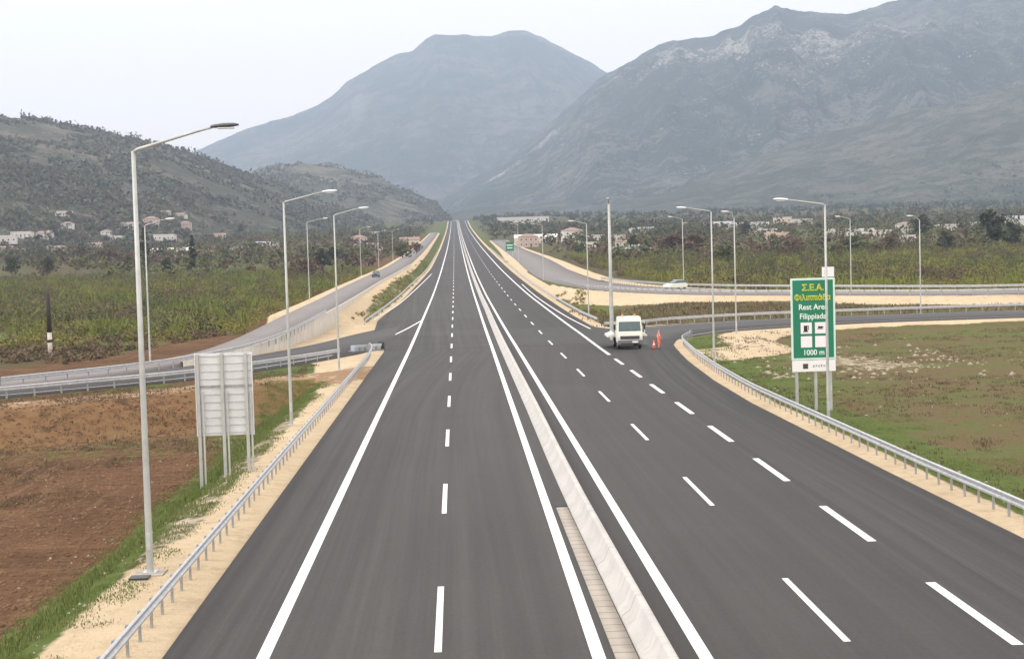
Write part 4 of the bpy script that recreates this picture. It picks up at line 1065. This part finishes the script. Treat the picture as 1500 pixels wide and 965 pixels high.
# (kind, photo x, photo y of the foot, height, width factor, label)
TREES = [
 ('dark', 18, 408, 7.5, 1.0, 'dark round tree at the left edge of the photo above the reeds', 'l'),
 ('dark', 70, 407, 7, .9, 'dark tree in the scrub above the utility pole', 'l'),
 ('cypress', 213, 402, 16, 1.1, 'tall dark tree just right of the nearest lamp post', 'l'),
 ('dark', 244, 404, 6, 1.1, 'low dark tree right of the second thin lamp post at left', 'l'),
 ('cypress', 283, 405, 13, .9, 'narrow dark tree standing alone behind the left reed belt', 'l'),
 ('brown', 160, 392, 9, 1.4, 'reddish bare tree spreading in front of the village', 'l'),
 ('brown', 118, 388, 8, 1.3, 'reddish bare tree at the left of the village', 'l'),
 ('brown', 190, 398, 7, 1.2, 'brown bare tree left of the nearest lamp post', 'l'),
 ('olive', 330, 385, 7, 1.3, 'olive tree below the row of pale walls at left', 'l'),
 ('olive', 372, 378, 7, 1.4, 'broad olive tree right of the village', 'l'),
 ('dark', 353, 345, 9, .9, 'small dark tree among the hillside houses', 'l'),
 ('dark', 470, 402, 8, 1.3, 'dark broad tree beside the service road lamp', 'l'),
 ('brown', 455, 412, 7.5, 1.3, 'reddish brown bare tree in front of the dark broad tree', 'l'),
 ('brown', 436, 410, 6.5, 1.3, 'brown bush between the second lamp and the service road lamp', 'l'),
 ('dark', 487, 398, 8, 1.0, 'dark tree right behind the third left lamp post', 'l'),
 ('olive', 538, 384, 6, 1.3, 'olive tree left of the small pale house by the road', 'l'),
 ('olive', 590, 378, 6, 1.3, 'olive tree by the far bend of the service road', 'l'),
 ('brown', 610, 372, 5, 1.3, 'brown bush beside the reddish quarry at the roadside', 'l'),
 ('dark', 1453, 366, 13, 1.0, 'big dark tree at far right rising above the scrub', 'r'),
 ('dark', 1482, 366, 9, 1.1, 'dark tree right beside the big dark tree at far right', 'r'),
 ('dark', 1350, 352, 11, 1.2, 'grey green tree left of the last right lamp post', 'r'),
 ('dark', 1092, 350, 9, 1.1, 'small dark tree right of the exit ramp lamp', 'r'),
 ('dark', 929, 372, 7, .9, 'dark tree right of the thick lamp post by a white house', 'r'),
 ('dark', 947, 378, 6, .9, 'second dark tree right of the thick lamp post, lower one', 'r'),
 ('brown', 990, 376, 9, 1.5, 'broad brown bare tree behind the right scrub', 'r'),
 ('brown', 1020, 374, 9, 1.3, 'brown bare tree between the two thin right lamp posts', 'r'),
 ('dark', 1012, 372, 7, 1.0, 'dark tree rising behind the broad brown bare tree', 'r'),
 ('brown', 1160, 380, 7, 1.5, 'reddish bare bush behind the upper road left of the green sign', 'r'),
 ('olive', 1060, 388, 6, 1.5, 'olive bush behind the upper road near the exit lamp', 'r'),
 ('olive', 1250, 372, 7, 1.3, 'olive tree right of the nearest right lamp post', 'r'),
 ('brown', 1300, 374, 7, 1.4, 'brown bare tree midway between green sign and last right lamp', 'r'),
 ('dark', 1385, 372, 7, 1.2, 'low dark tree behind the last right lamp post', 'r'),
 ('olive', 850, 372, 5, 1.3, 'olive bush beside the upper road left of the thick lamp post', 'r'),
 ('dark', 826, 348, 6, .9, 'dark tree between pale buildings on the plain', 'r'),
]
TPOS = []
for kind, x, y, h, wd, lb, sd in TREES:
    X, Y = stand(x, y); TPOS.append((X, Y)); tree(kind, X, Y, h, lb, 'trees on the left plain' if sd == 'l' else 'trees on the right plain', wd)

def clear_of_roads(X, Y, m=2.5):
    ok = np.ones(len(X), bool)
    for kname in RD: ok &= road_dist(kname, X, Y)[0] > m
    return ok & ((XL(Y)-X > m) | (X-XR(Y) > m))

def reeds(name, X, Y, hmin, hmax, blades, width, mat, label, spread=.9, lean=.18):
    z = ground_level(X, Y); n = len(X); r = rng
    c = np.repeat(np.stack([X, Y, z], 1), blades, 0); N_ = n*blades
    hh = np.repeat(r.uniform(hmin, hmax, n), blades)*r.uniform(.5, 1.1, N_)
    c[:, :2] += r.normal(size=(N_, 2))*spread
    a = r.uniform(0, np.pi, N_); w = width*r.uniform(.5, 1.4, N_)
    dx, dy = np.cos(a)*w, np.sin(a)*w
    lx, ly = r.normal(size=N_)*lean*hh, r.normal(size=N_)*lean*hh
    b0 = c.copy(); b0[:, 2] -= .1
    v = np.empty((N_, 4, 3))
    v[:, 0] = b0; v[:, 0, 0] -= dx*.5; v[:, 0, 1] -= dy*.5
    v[:, 1] = b0; v[:, 1, 0] += dx*.5; v[:, 1, 1] += dy*.5
    top = c.copy(); top[:, 0] += lx; top[:, 1] += ly; top[:, 2] += hh
    v[:, 2] = top; v[:, 2, 0] += dx*.35; v[:, 2, 1] += dy*.35
    v[:, 3] = top; v[:, 3, 0] -= dx*.35; v[:, 3, 1] -= dy*.35; v[:, 3, 2] -= hh*.12
    o = mesh_obj(name, v.reshape(-1, 3), np.arange(N_*4).reshape(-1, 4), mat)
    return tag(o, label, 'plants', kind='stuff')
# left belt of reeds behind the slip road
def scatter(n, x0, x1, y0, y1): return rng.uniform(x0, x1, n), rng.uniform(y0, y1, n)
lawn = lambda X, Y: np.maximum(np.exp(-((X+64)/17)**2-((Y-200)/15)**2), 1.1*np.exp(-((X+38)/6)**2-((Y-176)/5)**2))+0*X
def bushes(name, X, Y, smin, smax, per, leaf, mat, label):
    z = ground_level(X, Y); k = len(X); r_ = rng.uniform(smin, smax, k)
    c = np.repeat(np.stack([X, Y, z+r_*.35], 1), 3, 0); R_ = np.repeat(r_, 3)*rng.uniform(.5, .8, k*3)
    c += rng.normal(size=c.shape)*(R_*.55)[:, None]*np.array([1, 1, .6]); c[:, 2] = np.maximum(c[:, 2], np.repeat(z, 3)+.15)
    v, f = leaf_cloud(c, R_, per, leaf, .75)
    return tag(mesh_obj(name, v, f, mat), label, 'plants', kind='stuff')
inframe_l = lambda X, Y: (X > -.40*Y-14) & (lawn(X, Y) < .5)
inframe_r = lambda X, Y: (X < .46*Y+12) & (Y > np.interp(X, [29, 35, 42, 56, 76, 130], [325, 262, 245, 228, 211, 208]))
X, Y = scatter(6500, -165, -24, 152, 480)
gap = fbm(X/17, Y/17, 3, 41)
front = Y > 158+fbm(X/9, Y/9, 2, 40)*22
ok = clear_of_roads(X, Y, 4) & inframe_l(X, Y) & (gap > .38) & front
bushes('bushes', X[ok], Y[ok], .8, 2.0, 30, .15, M['reed'], 'low olive green thicket behind the left slip road')
X, Y = scatter(5200, -165, -24, 160, 480)
gap = fbm(X/12, Y/12, 3, 42)
ok = clear_of_roads(X, Y, 8) & inframe_l(X, Y) & (gap > .46) & (Y > 168)
reeds('reed_belt', X[ok], Y[ok], .9, 2.6, 14, .17, M['reed'], 'thin olive reeds growing through the left thicket', .9, .28)
X, Y = scatter(2600, -160, -24, 146, 430)
gap = fbm(X/14, Y/14, 3, 43)
ok = clear_of_roads(X, Y, 4.5) & inframe_l(X, Y) & (gap > .53)
bushes('dry_scrub', X[ok], Y[ok], .5, 1.5, 26, .14, M['reed_brown'], 'brown dry scrub along the front of the left thicket')
X, Y = scatter(900, -64, -27, 128, 190)
ok = clear_of_roads(X, Y, 4) & inframe_l(X, Y) & (fbm(X/8, Y/8, 3, 53) > .44) & (Y > np.interp(X, SLX, SLY)+20)
bushes('dry_scrub', X[ok], Y[ok], .35, 1.2, 16, .18, M['reed_brown'], 'low brown brambles around the old utility pole')
X, Y = scatter(700, -15, -8, 195, 520)
ok = clear_of_roads(X, Y, .9) & (fbm(X/3, Y/9, 3, 54) > .46)
bushes('bushes', X[ok], Y[ok], .25, .7, 12, .14, M['reed'], 'low green weeds on the bank between the motorway and the left service road')
X, Y = scatter(700, 17, 21, 200, 520)
ok = clear_of_roads(X, Y, .9) & (fbm(X/3, Y/9, 3, 55) > .46)
bushes('bushes', X[ok], Y[ok], .25, .7, 12, .14, M['reed'], 'low green weeds between the motorway and the upper road')
X, Y = scatter(1300, -165, -24, 185, 480)
gap = fbm(X/24, Y/24, 3, 49)
ok = clear_of_roads(X, Y, 9) & inframe_l(X, Y) & (gap > .42)
bushes('bushes', X[ok], Y[ok], 1.6, 3.2, 50, .19, M['leaf_olive'], 'taller olive bushes rising out of the left thicket')
X, Y = scatter(1000, -165, -24, 195, 480)
gap = fbm(X/22, Y/22, 3, 50)
ok = clear_of_roads(X, Y, 9) & inframe_l(X, Y) & (gap > .45)
bushes('dry_scrub', X[ok], Y[ok], 1.5, 3.1, 50, .18, M['leaf_brown'], 'leafless brown bushes rising out of the left thicket')
X, Y = scatter(160, -150, -30, 170, 330)
gap = fbm(X/20, Y/20, 3, 44)
ok = clear_of_roads(X, Y, 9) & inframe_l(X, Y) & (gap > .5)
bushes('bushes', X[ok], Y[ok], 1.0, 2.2, 16, .26, M['leaf_dark'], 'dark green bushes dotted through the left thicket')
X, Y = scatter(8200, 30, 215, 205, 530)
gap = fbm(X/19, Y/19, 3, 45)
ok = clear_of_roads(X, Y, 6) & inframe_r(X, Y) & (gap > .39)
bushes('bushes', X[ok], Y[ok], .8, 2.1, 26, .17, M['reed'], 'wide olive green thicket behind the upper road at right')
X, Y = scatter(4200, 30, 215, 205, 520)
gap = fbm(X/12, Y/12, 3, 46)
ok = clear_of_roads(X, Y, 6) & inframe_r(X, Y) & (gap > .47)
reeds('reed_belt', X[ok], Y[ok], .9, 2.8, 13, .18, M['reed'], 'thin olive reeds growing through the right thicket', .9, .28)
X, Y = scatter(4600, 30, 215, 205, 530)
gap = fbm(X/16, Y/16, 3, 47)
ok = clear_of_roads(X, Y, 4) & inframe_r(X, Y) & (gap > .50)
bushes('dry_scrub', X[ok], Y[ok], .7, 2.2, 26, .16, M['reed_brown'], 'reddish brown dry scrub mixed into the right thicket')
X, Y = scatter(1300, 34, 215, 230, 530)
gap = fbm(X/24, Y/24, 3, 51)
ok = clear_of_roads(X, Y, 9) & inframe_r(X, Y) & (gap > .42)
bushes('bushes', X[ok], Y[ok], 1.6, 3.2, 50, .19, M['leaf_olive'], 'taller olive bushes rising out of the right thicket')
X, Y = scatter(1300, 34, 215, 230, 530)
gap = fbm(X/22, Y/22, 3, 52)
ok = clear_of_roads(X, Y, 9) & inframe_r(X, Y) & (gap > .43)
bushes('dry_scrub', X[ok], Y[ok], 1.5, 3.1, 50, .18, M['leaf_brown'], 'leafless brown bushes rising out of the right thicket')
X, Y = scatter(180, 40, 215, 235, 480)
gap = fbm(X/20, Y/20, 3, 48)
ok = clear_of_roads(X, Y, 9) & inframe_r(X, Y) & (gap > .5)
bushes('bushes', X[ok], Y[ok], 1.0, 2.3, 16, .26, M['leaf_dark'], 'dark green bushes dotted through the right thicket')
X, Y = scatter(1500, 17, 75, 168, 215)
ok = clear_of_roads(X, Y, 1.6) & (road_dist('upper', X, Y)[0] > 6.5)
reeds('dry_scrub', X[ok], Y[ok], .15, .5, 12, .13, M['weeds'], 'low brown weeds between the exit ramp and the sand bank', .8, .4)
# roadside grass close to the camera
def grass_at(name, n, x0, x1, y0, y1, test, hmin, hmax, label, mat='grass', w=.03):
    X, Y = scatter(n, x0, x1, y0, y1); ok = test(X, Y); return reeds(name, X[ok], Y[ok], hmin, hmax, 9, w, M[mat], label,   .2, .5)
grass_at('grass', 9500, -14.2, -8.6, 30, 112, lambda X, Y: (XL(Y)-X > 2.1) & (fbm(X/1.5, Y/1.5, 3, 61)+sm(2, 4, XL(Y)-X)*.25 > .56) & (Y < np.interp(X, SLX, SLY)-6), .025, .085, 'green grass on the slope of the left verge')
grass_at('grass', 6500, 18.2, 25, 40, 140, lambda X, Y: (X-XR(Y) > 1.7) & (fbm(X/1.6, Y/1.6, 3, 63)-sm(2, 6, X-XR(Y))*.2 > .42) & (Y < np.interp(X, RMX, RMY)-4), .03, .10, 'green grass strip behind the right guardrail')
grass_at('dry_grass', 6500, 20, 62, 52, 158, lambda X, Y: (fbm(X/4, Y/4, 3, 65) > .44) & (Y < np.interp(X, RMX, RMY)-3) & (X-XR(Y) > 2.5), .05, .17, 'thin dry weeds over the brown field at right', 'weeds', .05)
grass_at('dry_grass', 4500, -34, -12, 70, 128, lambda X, Y: (fbm(X/4, Y/4, 3, 67) > .5) & (Y < np.interp(X, SLX, SLY)-1.6) & (XL(Y)-X > 5), .05, .18, 'dry weeds on the red bank below the left slip road', 'weeds', .05)

def stones(n, x0, x1, y0, y1, test, smin, smax, label, mat='stone', name='stones'):
    X, Y = scatter(n, x0, x1, y0, y1); ok = test(X, Y); X, Y = X[ok], Y[ok]; z = ground_level(X, Y)
    base = np.array([(1, 0, 0), (-1, 0, 0), (0, 1, 0), (0, -1, 0), (0, 0, 1), (0, 0, -1)], float)
    f0 = np.array([(0, 2, 4), (2, 1, 4), (1, 3, 4), (3, 0, 4), (2, 0, 5), (1, 2, 5), (3, 1, 5), (0, 3, 5)])
    k = len(X); s = rng.uniform(smin, smax, k)**1.0
    v = base[None]*rng.uniform(.6, 1.3, (k, 6, 1))*s[:, None, None]*np.array([1.2, 1, .7])
    a = rng.uniform(0, 6.28, k); ca, sa_ = np.cos(a)[:, None], np.sin(a)[:, None]
    v = np.stack([v[..., 0]*ca-v[..., 1]*sa_, v[..., 0]*sa_+v[..., 1]*ca, v[..., 2]], -1)+np.stack([X, Y, z], 1)[:, None]
    f = (f0[None]+np.arange(k)[:, None, None]*6).reshape(-1, 3)
    return tag(mesh_obj(name, v.reshape(-1, 3), f, M[mat]), label, name, kind='stuff')
stones(520, 19, 62, 46, 158, lambda X, Y: (fbm(X/6, Y/6, 3, 71) > .52) & (Y < np.interp(X, RMX, RMY)-2) & (X-XR(Y) > 2.2), .03, .13, 'pale stones scattered over the right field')
stones(420, 22, 42, 106, 140, lambda X, Y: (X-XR(Y) > 4) & (fbm(X/3, Y/3, 3, 72) > .48), .08, .30, 'heap of pale rubble behind the green sign')
stones(600, -16, -8.8, 32, 100, lambda X, Y: (XL(Y)-X > 2.0) & (fbm(X/2, Y/2, 3, 73)-.03*np.maximum(XL(Y)-X-4, 0) > .54), .02, .09, 'pale stones on the left verge')
M['clod'] = plain('earth clods', (.135, .074, .038), .95, 0, .45, .7)
stones(15000, -42, -13.2, 38, 106, lambda X, Y: (XL(Y)-X > 6.2) & (Y < np.interp(X, SLX, SLY)-2) & (X > -.40*Y-6), .025, .13, 'brown clods of ploughed earth in the left field', 'clod', 'earth_clods')
stones(6000, 21, 62, 48, 158, lambda X, Y: (X-XR(Y) > 3.5) & (Y < np.interp(X, RMX, RMY)-2) & (fbm(X/5, Y/5, 3, 74) > .42), .02, .10, 'brown clods of earth in the right field', 'clod', 'earth_clods')
stones(420, -40, -13.5, 38, 104, lambda X, Y: (XL(Y)-X > 6.4) & (Y < np.interp(X, SLX, SLY)-3), .02, .07, 'clods and stones on the ploughed red soil')

# far woods of the plain: one mass, individually indistinct
def wood(name, n, x0, x1, y0, y1, test, mat, label, h=(3.5, 7), per=5, q=7, leaf=.75):
    X, Y = scatter(n, x0, x1, y0, y1); ok = test(X, Y) & clear_of_roads(X, Y, 8); X, Y = X[ok], Y[ok]; z = surface(X, Y)
    k = len(X); hh = rng.uniform(*h, k)
    c = np.repeat(np.stack([X, Y, z], 1), per, 0); H_ = np.repeat(hh, per)
    c[:, :2] += rng.normal(size=(k*per, 2))*(H_*.24)[:, None]; c[:, 2] += H_*rng.uniform(.2, .85, k*per)
    v, f = leaf_cloud(c, H_*.24, q, leaf, .8)
    return tag(mesh_obj(name, v, f, mat), label, 'woodland', kind='stuff')
fr = lambda X, Y: (np.abs(X+.03*Y) < .40*Y+30)
wood('woodland', 2600, -560, -26, 430, 1350, lambda X, Y: fr(X, Y) & (fbm(X/60, Y/60, 3, 81) > .42), M['leaf_olive'], 'olive groves spread over the left plain')
wood('woodland', 2400, -560, -26, 430, 1350, lambda X, Y: fr(X, Y) & (fbm(X/50, Y/50, 3, 83) > .46), M['leaf_brown'], 'bare brown thickets spread over the left plain')
wood('woodland', 1700, -620, -40, 560, 1500, lambda X, Y: fr(X, Y) & (fbm(X/70, Y/70, 3, 85) > .48), M['leaf_dark'], 'dark evergreen woods at the foot of the left hill', (4, 9))
wood('woodland', 3000, 40, 760, 430, 1500, lambda X, Y: fr(X, Y) & (fbm(X/60, Y/60, 3, 87) > .42), M['leaf_olive'], 'olive groves spread over the right plain')
wood('woodland', 2600, 40, 760, 430, 1500, lambda X, Y: fr(X, Y) & (fbm(X/50, Y/50, 3, 89) > .46), M['leaf_brown'], 'bare brown thickets spread over the right plain')
wood('woodland', 2600, 30, 1100, 700, 2500, lambda X, Y: fr(X, Y) & (fbm(X/90, Y/90, 3, 91) > .42), M['leaf_dark'], 'dark evergreen woods along the foot of the right mountain', (5, 10), 5, 7, 1.1)
wood('woodland', 260, -60, 60, 700, 2300, lambda X, Y: np.abs(X) > 24, M['leaf_dark'], 'dark trees lining the far end of the motorway', (4, 8))
# scrub on the near hill, seen as bumps against the sky
def hill_scrub(rel, n, az0, az1, t0, t1, size, label, leaf):
    az_ = rng.uniform(az0, az1, n); tt_ = rng.uniform(t0, t1, n)
    D0 = np.interp(az_, rel.faz, rel.D0); D1 = np.interp(az_, rel.az, rel.D1); D = D0+(D1-D0)*tt_
    X, Y = D*np.sin(az_), D*np.cos(az_); z = rel.z(X, Y)
    k = fbm(X/55, Y/55, 3, 95) > .44; X, Y, z = X[k], Y[k], z[k]; n = len(X)
    s = (.35+rng.exponential(.6, n).clip(0, 1.8))*size
    v, f = leaf_cloud(np.stack([X, Y, z+s*.5], 1), s, 9, leaf, .75)
    return tag(mesh_obj('hill_scrub', v, f, M['scrub']), label, 'shrubs', kind='stuff')
hill_scrub(HILL_A, 8000, px_dir(-120, 300)[0], px_dir(560, 300)[0], .02, 1.06, 2.4, 'dark scrub and small trees covering the left hill', 2.0)
hill_scrub(HILL_A, 180, px_dir(-60, 300)[0], px_dir(470, 300)[0], .96, 1.03, 4.6, 'small trees along the crest of the left hill', 2.4)
hill_scrub(HILL_B, 2600, px_dir(300, 300)[0], px_dir(660, 300)[0], .05, 1.05, 3.6, 'dark scrub on the low hill behind the left hill', 2.4)

# ------------------------------------------------------------------ houses and farm buildings
def house_proto(w, d, h, wall, roof, kind='gable', storeys=1, bays=3):
    root = bpy.data.objects.new('house', None); C.objects.link(root)
    MB().box((0, 0, h/2-.6), (w, d, h+1.2)).build('wall', M[wall], root)
    if kind == 'gable':
        e, rh = .35, min(w, d)*.22
        m = MB(); x, y = w/2+e, d/2+e
        m.add([(-x, -y, h), (x, -y, h), (x, y, h), (-x, y, h), (-x+.0, 0, h+rh), (x, 0, h+rh), (-x, -y, h-.14), (x, -y, h-.14), (x, y, h-.14), (-x, y, h-.14)],
              [[0, 1, 5, 4], [2, 3, 4, 5], [1, 2, 5], [3, 0, 4], [6, 9, 8, 7], [0, 6, 7, 1], [1, 7, 8, 2], [2, 8, 9, 3], [3, 9, 6, 0]])
        r = m.build('roof', M[roof], root)
        MB().box((w*.25, d*.12, h+rh), (.6, .6, 1.1)).build('chimney', M[wall], r)
    elif kind == 'hip':
        e, rh = .4, min(w, d)*.2; x, y = w/2+e, d/2+e; q = max(0, (w-d)/2)
        MB().add([(-x, -y, h), (x, -y, h), (x, y, h), (-x, y, h), (-q-.2, 0, h+rh), (q+.2, 0, h+rh)], [[0, 1, 5, 4], [1, 2, 5], [2, 3, 4, 5], [3, 0, 4], [3, 2, 1, 0]]).build('roof', M[roof], root)
    else:
        MB().box((0, 0, h+.12), (w+.5, d+.5, .26)).box((0, -d/2-.1, h+.45), (w+.5, .15, .4)).build('roof', M[roof], root)
    for s in range(storeys):
        for b in range(bays):
            x = (b-(bays-1)/2)*w/bays; zc = 1.55+s*3.0
            if s == 0 and b == bays//2: continue
            fr_ = MB().box((x, -d/2-.02, zc), (1.25, .08, 1.35)).build('window', M['white_panel'], root)
            MB().box((x, -d/2-.07, zc), (1.0, .03, 1.1)).build('pane', M['window'], fr_)
    MB().box(((bays//2-(bays-1)/2)*w/bays, -d/2-.03, 1.05), (1.1, .08, 2.1)).build('door', M['shutter'], root)
    return root
HP = {
 'w1': house_proto(10, 8, 3.4, 'wall_white', 'roof_tile', 'gable', 1, 3),
 'w2': house_proto(11, 9, 6.3, 'wall_white', 'roof_tile', 'hip', 2, 3),
 'c1': house_proto(12, 8, 3.6, 'wall_cream', 'roof_tile', 'gable', 1, 4),
 'c2': house_proto(11, 9, 6.4, 'wall_cream', 'roof_pale', 'flat', 2, 3),
 'p2': house_proto(12, 9, 6.4, 'wall_pink', 'roof_tile', 'hip', 2, 4),
 'f1': house_proto(16, 9, 3.8, 'wall_white', 'roof_pale', 'flat', 1, 5),
 's1': house_proto(34, 14, 5.0, 'wall_white', 'roof_grey', 'gable', 1, 7),
 's2': house_proto(44, 16, 5.5, 'wall_cream', 'roof_pale', 'gable', 1, 8),
 'g1': house_proto(20, 10, 4.2, 'wall_grey', 'roof_grey', 'gable', 1, 4),
 'b2': house_proto(52, 16, 7.5, 'wall_white', 'roof_pale', 'flat', 2, 11),
}
hused = set()
def house(kind, x, y, rz, label, cat='house', s=1.0, group='houses on the plain'):
    X, Y = stand(x, y, 3000, 200); pr_ = HP[kind]
    if kind in hused: o = copy_tree(pr_)
    else: o = pr_; hused.add(kind)
    o.location = (X, Y, gz(X, Y)); o.rotation_euler = (0, 0, math.radians(rz)); o.scale = (s*.86, s*.86, s*.86)
    tag(o, label, cat, group)
HOUSES = [
 ('f1', 6, 357, 10, 'white flat roofed house at the left edge of the photo', 1.2),
 ('f1', 33, 348, 0, 'low white house right of the edge house at far left', 1.0),
 ('w1', 66, 350, -15, 'white house with tiled roof above the utility pole', 1.1),
 ('f1', 94, 317, 10, 'lone white flat house highest on the left hillside', .9),
 ('w2', 100, 338, 5, 'two storey white house below the lone hillside house', .9),
 ('c1', 9, 370, 5, 'cream house low at the left edge behind the trees', .9),
 ('c1', 36, 374, -10, 'cream house second from the left edge, lowest row', .9),
 ('c1', 84, 372, 10, 'cream house with tiled roof left of the reddish bare trees', 1.1),
 ('c1', 139, 366, -5, 'cream house just above the reddish bare trees', 1.0),
 ('w2', 156, 349, 15, 'white two storey house in the middle of the left village', .8),
 ('f1', 170, 352, -8, 'low white house beside the two storey village house', .8),
 ('w1', 188, 336, 0, 'pinkish white house just left of the nearest lamp post', 1.1),
 ('p2', 222, 331, -10, 'pink two storey house right of the nearest lamp post', 1.0),
 ('w1', 243, 316, 12, 'small white house high behind the pink house', .9),
 ('w1', 266, 320, -18, 'white house with sloping roof at the top right of the village', .9),
 ('p2', 272, 336, 8, 'pink house below the top right white house', .9),
 ('f1', 242, 352, 0, 'pale flat building in the second row behind the thin lamp post', 1.1),
 ('s2', 252, 376, 6, 'long cream farm building with pale roof behind the thin lamp post', .62),
 ('c1', 298, 378, -6, 'cream house right of the long cream farm building', .9),
 ('c1', 322, 350, 10, 'cream house alone left of the second lamp post', .9),
 ('s1', 345, 372, 14, 'long white shed left of the second lamp post', .5),
 ('s1', 392, 362, 12, 'long white shed just left of the second lamp post, upper one', .5),
 ('f1', 557, 346, 0, 'bright white house alone right of the third left lamp', 1.0),
 ('w1', 549, 367, -5, 'small cream white house below the bright white house', .9),
 ('p2', 526, 360, 10, 'pink house behind the thin service road lamp', .9),
 ('c1', 600, 360, 5, 'cream house on the reddish ground by the motorway', 1.1),
 ('b2', 766, 330, -2, 'large white two storey building on the plain right of the motorway', 1.2),
 ('s2', 785, 356, -4, 'long cream shed below the large white building', .6),
 ('p2', 774, 362, 0, 'pinkish house in front of the long cream shed', .9),
 ('w2', 838, 354, 10, 'pale house with pointed roof right of the long cream shed', 1.1),
 ('f1', 872, 352, 0, 'low white house left of the thick lamp post', .8),
 ('f1', 860, 362, -10, 'small white hut in front of the low white house', .6),
 ('f1', 911, 352, 5, 'white house immediately right of the thick lamp post', .8),
 ('w1', 910, 360, -12, 'white hut with tiled roof under the house right of the thick post', .6),
 ('g1', 925, 375, 8, 'grey farm shed with white end wall between dark trees', .7),
 ('s1', 940, 342, 0, 'long white shed far behind the right lamp posts', .6),
 ('c1', 1003, 334, 0, 'cream house far behind the thin right lamp', 1.0),
 ('s1', 1055, 336, 2, 'long white shed at the foot of the mountain, left one', .8),
 ('s1', 1102, 337, -2, 'long white shed at the foot of the mountain, right one', .8),
 ('c2', 1146, 333, 0, 'cream flat block at the foot of the mountain', 1.2),
 ('f1', 1172, 330, 0, 'white flat house right of the cream flat block', 1.2),
 ('f1', 1117, 346, 5, 'white house in front of the long shed at right', 1.0),
 ('c1', 1138, 356, -8, 'cream house with dark doorway left of the nearest right lamp post', 1.0),
 ('f1', 1232, 347, 0, 'white low house right of the nearest right lamp post', 1.0),
 ('g1', 1262, 346, 5, 'grey shed among the trees right of the green sign', .7),
 ('f1', 1284, 348, -5, 'white low house further right of the green sign', .9),
 ('w2', 1325, 342, 0, 'white two storey house left of the last right lamp post', .9),
 ('f1', 1322, 354, 10, 'white hut below the white two storey house', .7),
 ('f1', 1388, 338, 0, 'white flat house behind the last right lamp post', 1.0),
 ('f1', 1420, 334, 0, 'white house just left of the big dark tree', .9),
 ('s1', 1480, 330, 0, 'long white shed right of the big dark tree', .8),
]
for kd, x, y, rz, lb, s in HOUSES: house(kd, x, y, rz, lb, 'building' if kd[0] in 'sbg' else 'house', s, 'houses of the left village' if x < 640 else 'buildings on the right plain')

# ------------------------------------------------------------------ haze over the valley
hz = MB().box((0, 4800, 800), (12000, 10200, 1650)).build('haze', None or bpy.data.materials.new('haze air'))
hz['kind'] = 'stuff'
hm = hz.data.materials[0]; hm.use_nodes = True
hn = hm.node_tree; hn.nodes.clear()
pv = hn.nodes.new('ShaderNodeVolumePrincipled'); ho_ = hn.nodes.new('ShaderNodeOutputMaterial')
pv.inputs['Color'].default_value = (.60, .765, 1.0, 1)
pv.inputs['Density'].default_value = 1.65e-4
pv.inputs['Anisotropy'].default_value = .2
hn.links.new(pv.outputs[0], ho_.inputs['Volume'])
